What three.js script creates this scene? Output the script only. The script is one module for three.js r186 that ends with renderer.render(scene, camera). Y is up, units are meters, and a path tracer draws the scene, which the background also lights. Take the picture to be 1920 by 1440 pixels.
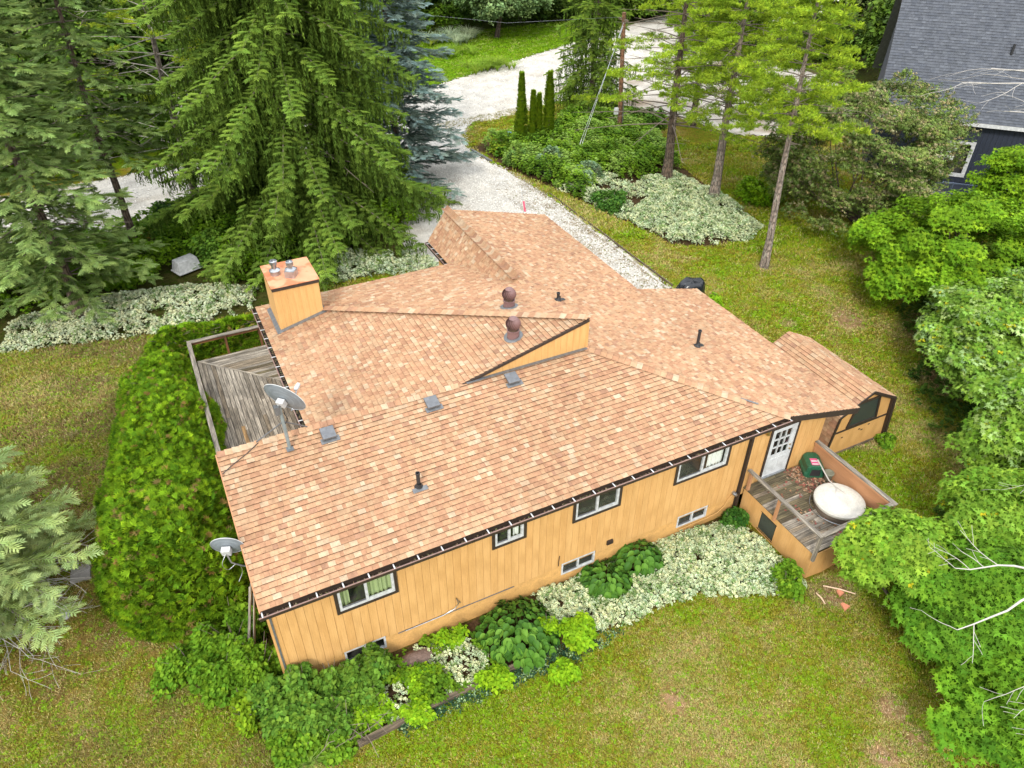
import * as THREE from 'three';

// ---------------------------------------------------------------- camera, sky, sun, exposure
const scene = new THREE.Scene();
const renderer = new THREE.WebGLRenderer({ antialias: true });
renderer.toneMapping = THREE.LinearToneMapping;
renderer.toneMappingExposure = 2.1;
renderer.shadowMap.enabled = true;
const camera = new THREE.PerspectiveCamera(54.33, 4 / 3, 0.1, 1500);
{
  const yaw = 0.465, pitch = -0.649, roll = 0.006;
  const f = new THREE.Vector3(Math.sin(yaw) * Math.cos(pitch), Math.sin(pitch), -Math.cos(yaw) * Math.cos(pitch));
  const r = new THREE.Vector3(Math.cos(yaw), 0, Math.sin(yaw)), u = new THREE.Vector3().crossVectors(r, f);
  const r2 = r.clone().multiplyScalar(Math.cos(roll)).addScaledVector(u, Math.sin(roll));
  const u2 = u.clone().multiplyScalar(Math.cos(roll)).addScaledVector(r, -Math.sin(roll));
  camera.quaternion.setFromRotationMatrix(new THREE.Matrix4().makeBasis(r2, u2, f.clone().negate()));
  camera.position.set(0.417, 18.339, 12.127);
}
{ // bright thin overcast: the same cloud all round, a little brighter overhead
  const w = 128, h = 64, d = new Float32Array(w * h * 4);
  for (let j = 0; j < h; j++) for (let i = 0; i < w; i++) {
    const el = Math.sin((j + 0.5) / h * Math.PI - Math.PI / 2);
    const b = el > 0 ? 0.86 + 0.34 * el : 0.86, k = (j * w + i) * 4;
    d[k] = 0.97 * b; d[k + 1] = 1.0 * b; d[k + 2] = 1.05 * b; d[k + 3] = 1;
  }
  const t = new THREE.DataTexture(d, w, h, THREE.RGBAFormat, THREE.FloatType);
  t.mapping = THREE.EquirectangularReflectionMapping; t.magFilter = THREE.LinearFilter; t.needsUpdate = true;
  scene.background = t; scene.environment = t;
}
{
  const sun = new THREE.DirectionalLight(new THREE.Color(1.0, 0.95, 0.86), 1.5);
  sun.position.set(-22, 46, 34); sun.target.position.set(10, 0, -8);
  sun.castShadow = true; sun.shadow.radius = 21; sun.shadow.mapSize.set(4096, 4096);
  Object.assign(sun.shadow.camera, { left: -70, right: 70, top: 70, bottom: -70, near: 1, far: 220 });
  scene.add(sun, sun.target);
}

// ---------------------------------------------------------------- helpers
let seed = 7;
const reseed = s => { seed = s; };
function rnd() { seed = (seed + 0x6D2B79F5) | 0; let t = Math.imul(seed ^ (seed >>> 15), 1 | seed); t = (t + Math.imul(t ^ (t >>> 7), 61 | t)) ^ t; return ((t ^ (t >>> 14)) >>> 0) / 4294967296; }
const rr = (a, b) => a + (b - a) * rnd();
const pick = a => a[Math.floor(rnd() * a.length)];
const lerp = (a, b, t) => a + (b - a) * t, clamp = (x, a = 0, b = 1) => Math.min(b, Math.max(a, x));
const smooth = (a, b, x) => { const t = clamp((x - a) / (b - a)); return t * t * (3 - 2 * t); };
const V = (x, y, z) => new THREE.Vector3(x, y, z);
const mixc = (a, b, t) => [lerp(a[0], b[0], t), lerp(a[1], b[1], t), lerp(a[2], b[2], t)];
const mulc = (a, k) => [a[0] * k, a[1] * k, a[2] * k];
function hash(x, y, s) { let h = Math.imul(x | 0, 374761393) + Math.imul(y | 0, 668265263) + Math.imul(s | 0, 2147483647); h = Math.imul(h ^ (h >>> 13), 1274126177); return ((h ^ (h >>> 16)) >>> 0) / 4294967296; }
function vnoise(x, y, s = 1, per = 0, py = per) { // value noise, tileable when per is set
  const xi = Math.floor(x), yi = Math.floor(y), fx = x - xi, fy = y - yi;
  const u = fx * fx * (3 - 2 * fx), v = fy * fy * (3 - 2 * fy), m = n => per ? ((n % per) + per) % per : n, k = n => py ? ((n % py) + py) % py : n;
  return lerp(lerp(hash(m(xi), k(yi), s), hash(m(xi + 1), k(yi), s), u), lerp(hash(m(xi), k(yi + 1), s), hash(m(xi + 1), k(yi + 1), s), u), v);
}
function fbm(x, y, s = 1, o = 4, per = 0, py = per) { let a = 0, k = 0.5, t = 0; for (let i = 0; i < o; i++) { a += k * vnoise(x, y, s + i * 17, per, py); t += k; x *= 2; y *= 2; per *= 2; py *= 2; k *= 0.5; } return a / t; }

function tex(n, metres, fn, srgb = true) { // fn(u, v in 0..1) -> [r,g,b] 0..1
  const d = new Uint8Array(n * n * 4);
  for (let j = 0; j < n; j++) for (let i = 0; i < n; i++) {
    const c = fn(i / n, j / n), k = (j * n + i) * 4;
    for (let q = 0; q < 3; q++) d[k + q] = clamp(c[q]) * 255;
    d[k + 3] = 255;
  }
  const t = new THREE.DataTexture(d, n, n, THREE.RGBAFormat);
  t.wrapS = t.wrapT = THREE.RepeatWrapping; t.magFilter = THREE.LinearFilter; t.minFilter = THREE.LinearMipmapLinearFilter; t.generateMipmaps = true;
  t.repeat.set(1 / (metres[0] ?? metres), 1 / (metres[1] ?? metres));
  if (srgb) t.colorSpace = THREE.SRGBColorSpace;
  t.needsUpdate = true; return t;
}
const grey = v => [v, v, v];
const T = {
  grass: tex(1024, 3.7, (u, v) => { const n = fbm(u * 26, v * 26, 3, 3, 26), n2 = fbm(u * 44 + 7, v * 44, 5, 3, 44), f = vnoise(u * 300, v * 300, 9, 300), f2 = vnoise(u * 512, v * 512, 12, 512); const b = 0.64 + 0.24 * (f - 0.5) + 0.22 * (f2 - 0.5); const g = smooth(0.5, 0.68, n), d = smooth(0.5, 0.7, n2), k = smooth(0.56, 0.7, fbm(u * 34, v * 34 + 3, 15, 3, 34)); let c = [b * 1.04, b, b * 0.9]; c = mixc(c, [b * 0.80, b * 1.10, b * 0.45], g * 0.6); c = mixc(c, [b * 1.22, b * 1.1, b * 1.15], d * 0.6); return mixc(c, [b * 0.74, b * 0.66, b * 0.58], k * 0.5); }),
  gravel: tex(1024, 3.2, (u, v) => { const n = fbm(u * 6, v * 6, 21, 4, 6), f = vnoise(u * 150, v * 150, 23, 150), f2 = vnoise(u * 300, v * 300, 29, 300); const b = 0.62 + 0.2 * n + 0.22 * (f - 0.4) + 0.16 * (f2 - 0.5); return [b, b * 0.985, b * 0.955]; }),
  gravelBump: tex(512, 1.6, (u, v) => grey(0.6 * vnoise(u * 76, v * 76, 33, 76) + 0.4 * vnoise(u * 152, v * 152, 35, 152)), false),
  granule: tex(512, 0.7, (u, v) => { const f = vnoise(u * 220, v * 220, 41, 220), n = fbm(u * 7, v * 7, 43, 3, 7); const b = 0.80 + 0.2 * (f - 0.5) + 0.22 * (n - 0.5); return [b, b * 0.985, b * 0.97]; }),
  siding: tex(512, [0.6, 1.8], (u, v) => { const g = fbm(u * 70, v * 4, 51, 3, 70, 4), n = fbm(u * 3, v * 3, 53, 4, 3), d = vnoise(u * 200, v * 60, 57, 200, 60); const b = 0.88 + 0.10 * (g - 0.5) + 0.12 * (n - 0.5) + 0.06 * (d - 0.5); return [b, b * (0.985 + 0.03 * n), b * (0.95 + 0.1 * n)]; }),
  sidingBump: tex(256, [0.5, 1.5], (u, v) => grey(fbm(u * 64, v * 5, 61, 3, 64, 5)), false),
  wood: tex(512, [0.34, 1.9], (u, v) => { const g = fbm(u * 40, v * 3, 71, 4, 40, 3), k = vnoise(u * 90, v * 9, 73, 90, 9), n = fbm(u * 4, v * 5, 77, 4, 4, 5); const b = 0.58 + 0.62 * (g - 0.5) + 0.24 * (k - 0.5) + 0.42 * (n - 0.5); return [b * 1.02, b * 0.985, b * 0.93]; }),
  woodBump: tex(256, [0.3, 1.6], (u, v) => grey(fbm(u * 40, v * 3, 81, 3, 40, 3)), false),
  bark: tex(512, [0.8, 1.4], (u, v) => { const w = 0.15 * fbm(u * 5, v * 5, 91, 3, 5); const r = Math.abs(((fbm((u + w) * 14, v * 5, 93, 3, 14, 5)) - 0.5) * 4); const n = fbm(u * 20, v * 20, 95, 3, 20), l = smooth(0.56, 0.66, fbm(u * 9, v * 9, 97, 3, 9)); const b = 0.38 + 0.4 * clamp(r) + 0.3 * (n - 0.5); return mixc([b, b * 0.93, b * 0.87], [0.78, 0.8, 0.76], 0.5 * l); }),
  metal: tex(256, 0.5, (u, v) => { const n = fbm(u * 5, v * 5, 101, 4, 5), f = vnoise(u * 60, v * 60, 103, 60); return grey(0.8 + 0.25 * (n - 0.5) + 0.08 * (f - 0.5)); }),
  rust: tex(256, 1.7, (u, v) => { const n = fbm(u * 5, v * 5, 111, 5, 5), m = fbm(u * 9, v * 9, 113, 4, 9); return mixc([0.86, 0.62, 0.48], [0.72, 0.42, 0.27], smooth(0.42, 0.62, n) * 0.7 + 0.25 * (m - 0.5)); }),
  stain: tex(256, 1.3, (u, v) => { const n = fbm(u * 4, v * 4, 121, 5, 4), f = vnoise(u * 50, v * 50, 123, 50); return grey(0.86 + 0.3 * (n - 0.5) + 0.08 * (f - 0.5)); }),
  lot: tex(256, 1.0, (u, v) => grey(fbm(u * 16, v * 16, 131, 4, 16)), false),
};
function M(name, color, rough = 0.85, o = {}) {
  const m = new THREE[o.physical ? 'MeshPhysicalMaterial' : 'MeshStandardMaterial']({ roughness: rough, metalness: o.metal ?? 0, side: THREE.DoubleSide, vertexColors: !!o.vc });
  m.color.setRGB(...color); m.name = name;
  if (o.map) m.map = o.map;
  if (o.bump) { m.bumpMap = o.bump; m.bumpScale = o.bs ?? 0.004; }
  if (o.trans) { m.transmission = o.trans; m.thickness = 0; m.ior = o.ior ?? 1.4; }
  if (o.coat) { m.clearcoat = o.coat; m.clearcoatRoughness = 0.15; }
  if (o.spec !== undefined && o.physical) m.specularIntensity = o.spec;
  return m;
}
const leafMat = (name, rough = 0.75, trans = 0.32) => M(name, [1, 1, 1], rough, { physical: true, trans, vc: true, spec: 0.12 });

class GB { // one mesh's geometry; every quad has its own corners, tubes share theirs
  constructor() { this.p = []; this.c = []; this.t = []; this.i = []; this.col = [1, 1, 1]; }
  vert(p, u, v, c = this.col) { this.p.push(p.x, p.y, p.z); this.c.push(c[0], c[1], c[2]); this.t.push(u, v); return this.p.length / 3 - 1; }
  quad(a, b, c, d, col) {
    const lu = a.distanceTo(b), lv = a.distanceTo(d), ou = this.ou ?? 0, ov = this.ov ?? 0, s = lu > lv;
    const f = (p, u, v) => this.vert(p, (s ? v : u) + ou, (s ? u : v) + ov, col);
    const i = f(a, 0, 0), j = f(b, lu, 0), k = f(c, c.distanceTo(d), lv), l = f(d, 0, lv);
    this.i.push(i, j, k, i, k, l); return this;
  }
  tri(a, b, c, col) { const i = this.vert(a, 0, 0, col), j = this.vert(b, a.distanceTo(b), 0, col), k = this.vert(c, 0, a.distanceTo(c), col); this.i.push(i, j, k); return this; }
  hex(q, col) { // eight corners: bottom 0-3 anticlockwise seen from above, top 4-7
    this.quad(q[4], q[5], q[6], q[7], col).quad(q[3], q[2], q[1], q[0], col);
    for (let k = 0; k < 4; k++) this.quad(q[k], q[(k + 1) % 4], q[(k + 1) % 4 + 4], q[k + 4], col);
    return this;
  }
  box(x0, x1, y0, y1, z0, z1, col) { return this.hex([V(x0, y0, z1), V(x1, y0, z1), V(x1, y0, z0), V(x0, y0, z0), V(x0, y1, z1), V(x1, y1, z1), V(x1, y1, z0), V(x0, y1, z0)], col); }
  bar(a, b, w, h, up = V(0, 1, 0), col) { // a straight bar from a to b, w across, h along up
    const d = b.clone().sub(a).normalize(); let s = new THREE.Vector3().crossVectors(d, up);
    if (s.lengthSq() < 1e-6) s = new THREE.Vector3().crossVectors(d, V(1, 0, 0)); s.normalize();
    const u = new THREE.Vector3().crossVectors(s, d).normalize(), q = [];
    for (const y of [-1, 1]) for (const [e, x] of [[a, -1], [a, 1], [b, 1], [b, -1]]) q.push(e.clone().addScaledVector(s, x * w / 2).addScaledVector(u, y * h / 2));
    return this.hex(q, col);
  }
  tube(pts, rad, seg = 6, col, cap = true) {
    let start = this.p.length / 3, len = 0, ref = null; const rings = [];
    for (let k = 0; k < pts.length; k++) {
      const d = (pts[Math.min(k + 1, pts.length - 1)].clone().sub(pts[Math.max(k - 1, 0)])).normalize();
      if (!ref) ref = Math.abs(d.y) < 0.9 ? V(0, 1, 0) : V(1, 0, 0);
      const s = new THREE.Vector3().crossVectors(d, ref).normalize(), u = new THREE.Vector3().crossVectors(s, d).normalize(); ref = u;
      if (k) len += pts[k].distanceTo(pts[k - 1]);
      const r = rad.length ? rad[k] : rad, ring = [];
      for (let q = 0; q <= seg; q++) { const a = q / seg * Math.PI * 2; ring.push(this.vert(pts[k].clone().addScaledVector(s, Math.cos(a) * r).addScaledVector(u, Math.sin(a) * r), q / seg * Math.max(0.2, 6 * (rad.length ? rad[0] : rad)), len, col)); }
      rings.push(ring);
    }
    for (let k = 0; k + 1 < rings.length; k++) for (let q = 0; q < seg; q++) { const a = rings[k], b = rings[k + 1]; this.i.push(a[q], b[q], b[q + 1], a[q], b[q + 1], a[q + 1]); }
    if (cap) for (const [k, flip] of [[0, 1], [pts.length - 1, 0]]) {
      const r = rad.length ? rad[k] : rad; if (r < 0.012) continue;
      const c0 = this.vert(pts[k], 0, 0, col), at = rings[k].map(q => this.vert(V(this.p[q * 3], this.p[q * 3 + 1], this.p[q * 3 + 2]), 0.1, 0.1, col));
      for (let q = 0; q < seg; q++) flip ? this.i.push(c0, at[q], at[q + 1]) : this.i.push(c0, at[q + 1], at[q]);
    }
    return this;
  }
  lathe(c, prof, seg = 20, col, tilt) { // profile [[r, y], ...] about c, flat steps at every point
    for (let k = 0; k + 1 < prof.length; k++) {
      const rings = [0, 1].map(e => { const o = []; for (let q = 0; q <= seg; q++) { const a = q / seg * Math.PI * 2, [r, y] = prof[k + e]; const p = V(Math.cos(a) * r, y, -Math.sin(a) * r); if (tilt) p.applyQuaternion(tilt); o.push(this.vert(p.add(c), q / seg * 3 * Math.max(prof[k][0], 0.1), y + r, col)); } return o; });
      for (let q = 0; q < seg; q++) this.i.push(rings[0][q], rings[0][q + 1], rings[1][q + 1], rings[0][q], rings[1][q + 1], rings[1][q]);
    }
    return this;
  }
  add(g, m) { // another builder, moved by matrix m
    const o = this.p.length / 3, v = new THREE.Vector3();
    for (let k = 0; k < g.p.length; k += 3) { v.set(g.p[k], g.p[k + 1], g.p[k + 2]).applyMatrix4(m); this.p.push(v.x, v.y, v.z); }
    for (const x of g.c) this.c.push(x); for (const x of g.t) this.t.push(x); for (const x of g.i) this.i.push(x + o);
    return this;
  }
  geo() {
    const g = new THREE.BufferGeometry();
    g.setAttribute('position', new THREE.Float32BufferAttribute(this.p, 3));
    g.setAttribute('uv', new THREE.Float32BufferAttribute(this.t, 2));
    g.setAttribute('color', new THREE.Float32BufferAttribute(this.c, 3));
    g.setIndex(this.i); g.computeVertexNormals(); return g;
  }
}
const taken = {};
function numbered(n) { const k = taken[n] = (taken[n] ?? -1) + 1; return k ? `${n}_${String(k).padStart(3, '0')}` : n; }
function shade(o) { o.castShadow = o.receiveShadow = true; return o; }
function part(name, g, m, parent, kind) { const o = shade(new THREE.Mesh(g instanceof GB ? g.geo() : g, m)); o.name = name; parent.add(o); if (kind) o.userData.kind = kind; return o; }
function sub(name, parent) { const o = new THREE.Group(); o.name = name; parent.add(o); return o; }
function thing(name, label, category, pos = [0, 0, 0], turn = 0, group) {
  const o = new THREE.Group(); o.name = numbered(name); o.position.set(...pos); o.rotation.y = turn; o.userData = { label, category };
  if (group) o.userData.group = group; scene.add(o); return o;
}
function single(name, g, m, label, category, pos = [0, 0, 0], group) { const o = part(numbered(name), g, m, scene); o.position.set(...pos); o.userData = { label, category }; if (group) o.userData.group = group; return o; }
function struct(name, g, m) { const o = part(numbered(name), g, m, scene); o.userData = { kind: 'structure' }; return o; }
function copies(name, g, m, mats, cols, parent, extra = {}) { // uncountable small pieces
  const o = shade(new THREE.InstancedMesh(g instanceof GB ? g.geo() : g, m, mats.length)); o.name = name;
  const c = new THREE.Color();
  for (let k = 0; k < mats.length; k++) { o.setMatrixAt(k, mats[k]); c.setRGB(...cols[k]); o.setColorAt(k, c); }
  o.userData = { kind: 'stuff', ...extra }; parent.add(o); return o;
}
const _q = new THREE.Quaternion(), _e = new THREE.Euler();
function mtx(p, rx, ry, rz, s, order = 'YXZ') { _e.set(rx, ry, rz, order); _q.setFromEuler(_e); const sc = s.isVector3 ? s : V(s, s, s); return new THREE.Matrix4().compose(p, _q, sc); }
function along(p, d, s, roll = 0, up = V(0, 1, 0)) { // +Z of the piece along d, +Y near up
  const z = d.clone().normalize(); let x = new THREE.Vector3().crossVectors(up, z); if (x.lengthSq() < 1e-5) x.set(1, 0, 0); x.normalize();
  const y = new THREE.Vector3().crossVectors(z, x), m = new THREE.Matrix4().makeBasis(x, y, z);
  _q.setFromRotationMatrix(m); if (roll) _q.multiply(new THREE.Quaternion().setFromAxisAngle(V(0, 0, 1), roll));
  return new THREE.Matrix4().compose(p, _q, s.isVector3 ? s : V(s, s, s));
}
function inPoly(x, z, P) { let c = false; for (let i = 0, j = P.length - 1; i < P.length; j = i++) { const [xi, zi] = P[i], [xj, zj] = P[j]; if ((zi > z) !== (zj > z) && x < (xj - xi) * (z - zi) / (zj - zi) + xi) c = !c; } return c; }
function distPoly(x, z, P) { let b = 1e9; for (let i = 0, j = P.length - 1; i < P.length; j = i++) { const [ax, az] = P[j], [bx, bz] = P[i], dx = bx - ax, dz = bz - az, t = clamp(((x - ax) * dx + (z - az) * dz) / (dx * dx + dz * dz)); b = Math.min(b, Math.hypot(x - ax - t * dx, z - az - t * dz)); } return b; }
const groundY = (x, z) => 1.2 * smooth(0, 9, -1 - z);
// ---------------------------------------------------------------- ground, road, driveway
const PL = { // plan outlines, x and z in metres
  road: [[-60, -27.5], [-20, -27.2], [-8, -27.2], [-3, -28.2], [3.5, -30.6], [10, -34], [15, -36.6], [18.5, -37.2], [23, -36.4], [31, -38.6], [46, -43.5], [70, -53], [110, -70], [110, -84], [70, -67.5], [55, -60.3], [37.5, -52.6], [23.1, -46.2], [14, -42.3], [4, -37.6], [-2, -36.4], [-8, -36.2], [-20, -36.3], [-60, -37]],
  drive: [[10.2, -15.2], [15.75, -15.2], [15.75, -7.6], [18.6, -7.7], [20.3, -9.6], [20.35, -16.4], [20.3, -23.1], [19.9, -26.2], [19.4, -29.3], [19.2, -32], [19.9, -34.4], [21.4, -36.2], [22.4, -37.6], [16, -38.2], [14.6, -35.6], [14.8, -30.6], [14, -26], [11.4, -23], [10.4, -19]],
  pad: [[33, -40.5], [44, -43.6], [53, -41], [52, -31], [46.5, -25.6], [40, -23.6], [36.6, -26.6], [35.4, -31], [33.4, -35]],
  island: [[19.6, -32.2], [20.0, -27.4], [20.8, -24.6], [21.6, -21], [22.3, -17.9], [23.0, -14.9], [24.6, -13.8], [26.7, -13.5], [28.4, -14.4], [29.0, -16.6], [29.2, -19.4], [29.8, -23.2], [31.5, -27.2], [32.8, -31.4], [31.5, -35], [27.4, -34.4], [25.4, -32.4], [21.4, -32.6]],
  front: [[-1.9, -2.2], [-1.2, -0.4], [-0.7, 1.4], [0.4, 2.3], [1.6, 2.15], [3.7, 2.0], [6.0, 1.95], [7.0, 2.2], [8.6, 2.05], [10.5, 2.1], [11.9, 2.2], [13.2, 2.9], [14.2, 3.5], [14.75, 3.4], [14.75, 0], [0, 0], [-0.2, -2.2]],
  leftbed: [[-7.2, -18.9], [-4.8, -18.3], [-2.4, -17.8], [-0.4, -17.4], [2.7, -17.6], [6, -18.6], [11, -18.2], [11.6, -20.4], [9.5, -24.5], [4, -27.2], [-4, -26.8], [-9, -26]],
};
const houseFoot = [[0, 0], [17.9, 0], [17.9, -7.7], [15.7, -7.7], [15.7, -15], [10.2, -15], [10.2, -12.4], [3, -12.4], [3, -8.8], [0, -8.8]];
const noGrass = [houseFoot, PL.road, PL.drive, PL.pad, PL.front, [[14.8, 0], [17.9, 0], [17.9, 3.3], [14.8, 3.3]], [[-0.1, -8.5], [3, -8.5], [3, -15], [-0.1, -15]], [[19.2, -0.6], [22.3, -0.6], [22.3, -4.6], [19.2, -4.6]]];
const bare = [[8.95, 4.67, 0.42], [13.85, 7.28, 0.42], [12.74, 8.11, 0.5], [26.16, -6.26, 0.75], [13.7, 8.2, 0.4], [23.36, -7.1, 0.3], [25.5, -11.1, 0.5], [15.3, 3.9, 0.7], [21.5, -0.9, 0.9], [29.2, -4.5, 1.2], [27.2, -1.8, 1.3], [22.6, -21, 0.4]];
const GR = { vivid: [0.165, 0.32, 0.010], lush: [0.15, 0.25, 0.010], green: [0.205, 0.25, 0.012], olive: [0.275, 0.25, 0.028], straw: [0.40, 0.325, 0.12], brown: [0.20, 0.135, 0.066], dirt: [0.46, 0.33, 0.215] };
function lawnColor(x, z) {
  const n = fbm(x * 0.42, z * 0.42, 201, 4), n2 = fbm(x * 1.5 + 9, z * 1.5, 211, 4), n3 = vnoise(x * 5.5, z * 5.5, 221);
  let dry = 0.52;
  if (z > -3 && x > -2) dry = 0.54; // the front lawn
  if (x < -1.5 && z > -18) dry = 0.56;
  if (z < -9 && x > 20.3) dry = 0.34 + 0.3 * smooth(24, 20.5, x) + 0.26 * smooth(-17, -10, z) * smooth(29, 24, x);
  if (x > 18 && z > -10 && z < 0) dry = 0.52;
  if (z < -38) dry = -0.35;
  const d = dry + 1.5 * (n - 0.5) + 0.95 * (n2 - 0.5) + 0.35 * (n3 - 0.5);
  let c = d < 0.2 ? mixc(GR.lush, GR.green, smooth(-0.3, 0.2, d)) : d < 0.5 ? mixc(GR.green, GR.olive, (d - 0.2) / 0.3) : mixc(GR.olive, GR.straw, smooth(0.5, 1.05, d));
  if (x < -1.5 && z < -8.5 && z > -19) c = mixc(c, GR.brown, 0.6 * smooth(0.3, 0.6, fbm(x * 0.8, z * 0.8, 231, 3)) + 0.25);
  if (x < 0 && z > -8.5) c = mixc(c, GR.brown, 0.2 + 0.4 * smooth(0.42, 0.62, fbm(x * 1.1, z * 1.1, 235, 3)));
  if (z < -41) c = mixc(c, GR.vivid, 0.8);
  for (const [bx, bz, br] of bare) { const r = Math.hypot(x - bx, z - bz) / br; if (r < 1.6) c = mixc(c, GR.dirt, 0.85 * smooth(1.3, 0.35, r + 0.9 * (n2 - 0.5))); }
  return c;
}
{
  const xs = [], zs = [];
  for (let x = -420; x < -16; x += x < -60 ? 40 : 4) xs.push(x);
  for (let x = -16; x <= 46; x += 0.3) xs.push(x);
  for (let x = 50; x <= 460; x += x < 110 ? 5 : 40) xs.push(x);
  for (let z = -460; z < -62; z += z < -110 ? 40 : 4) zs.push(z);
  for (let z = -62; z <= 12; z += 0.3) zs.push(z);
  for (let z = 14; z <= 220; z += z < 30 ? 3 : 30) zs.push(z);
  const g = new GB(), soil = [0.085, 0.06, 0.038], floor = [0.07, 0.085, 0.025];
  for (const z of zs) for (const x of xs) {
    let c = lawnColor(x, z), y = groundY(x, z) + 0.03 * (fbm(x * 0.5, z * 0.5, 241, 3) - 0.5);
    if (inPoly(x, z, PL.front) || inPoly(x, z, PL.island)) c = mixc(soil, [0.16, 0.11, 0.07], fbm(x * 2, z * 2, 245, 3));
    if (inPoly(x, z, PL.leftbed)) c = mixc([0.06, 0.085, 0.02], [0.12, 0.12, 0.04], fbm(x * 2, z * 2, 247, 3));
    if (z < -60 || x > 46 || (x < -8 && z < -36)) c = mixc(floor, c, 0.25);
    if (inPoly(x, z, houseFoot)) y -= 0.1;
    if (inPoly(x, z, PL.road) || inPoly(x, z, PL.drive) || inPoly(x, z, PL.pad)) { c = [0.30, 0.26, 0.2]; y = groundY(x, z) - 0.03; }
    g.vert(V(x, y, z), x, z, c);
  }
  const w = xs.length;
  for (let j = 0; j + 1 < zs.length; j++) for (let i = 0; i + 1 < w; i++) { const a = j * w + i; g.i.push(a, a + w, a + w + 1, a, a + w + 1, a + 1); }
  struct('ground', g, M('lawn earth', [1.22, 1.2, 1.2], 0.95, { physical: true, spec: 0.1, vc: true, map: T.grass, bump: T.lot, bs: 0.02 }));
}
function sheet(name, P, y, m, colFn, step = 0.5) { // a polygon cut into a fine grid, edges ragged like spread gravel
  let x0 = 1e9, x1 = -1e9, z0 = 1e9, z1 = -1e9; for (const [x, z] of P) { x0 = Math.min(x0, x); x1 = Math.max(x1, x); z0 = Math.min(z0, z); z1 = Math.max(z1, z); }
  const g = new GB(), id = new Map(), nx = Math.ceil((x1 - x0) / step), nz = Math.ceil((z1 - z0) / step);
  const at = (i, j) => { const k = i * 10000 + j; if (!id.has(k)) { const x = x0 + i * step, z = z0 + j * step; id.set(k, g.vert(V(x, y + groundY(x, z) + 0.012 * fbm(x, z, 251, 2), z), x, z, colFn(x, z))); } return id.get(k); };
  for (let i = 0; i < nx; i++) for (let j = 0; j < nz; j++) {
    const x = x0 + (i + 0.5) * step, z = z0 + (j + 0.5) * step, e = 0.5 * (fbm(x * 1.7, z * 1.7, 255, 3) - 0.5);
    if (!(inPoly(x, z, P) ? distPoly(x, z, P) > e : distPoly(x, z, P) < -e)) continue;
    const a = at(i, j), b = at(i + 1, j), c = at(i + 1, j + 1), d = at(i, j + 1); g.i.push(a, d, c, a, c, b);
  }
  return struct(name, g, m);
}
const gravelM = M('crushed limestone', [0.92, 0.915, 0.90], 0.95, { vc: true, map: T.gravel, bump: T.gravelBump, bs: 0.012 });
{
  const litter = [0.40, 0.33, 0.22];
  sheet('road', PL.road, 0.0, gravelM, (x, z) => { const n = fbm(x * 0.35 + z * 0.1, z * 1.6, 261, 4), e = distPoly(x, z, PL.road); return mixc([0.9, 0.88, 0.84], [0.74, 0.69, 0.62], smooth(0.5, 0.75, n) * 0.7 + 0.5 * smooth(0.9, 0.0, e) * fbm(x * 1.3, z * 1.3, 263, 3)); }, 0.35);
  sheet('driveway', PL.drive, 0.008, gravelM, (x, z) => { const n = fbm(x * 1.1, z * 1.1, 265, 4), r = smooth(17.6, 20.2, x) * smooth(-27, -22, z); return mixc([0.9, 0.885, 0.86], litter, clamp(smooth(0.46, 0.64, fbm(x * 2.1, z * 1.2, 269, 4)) * (0.1 + 0.75 * r) + 0.3 * smooth(0.6, 0.8, n))); }, 0.2);
  sheet('gravel_pad', PL.pad, 0.004, gravelM, (x, z) => mixc([0.85, 0.82, 0.78], [0.45, 0.36, 0.27], smooth(0.46, 0.7, fbm(x * 0.4, z * 0.4, 271, 4))), 0.4);
}
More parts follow.
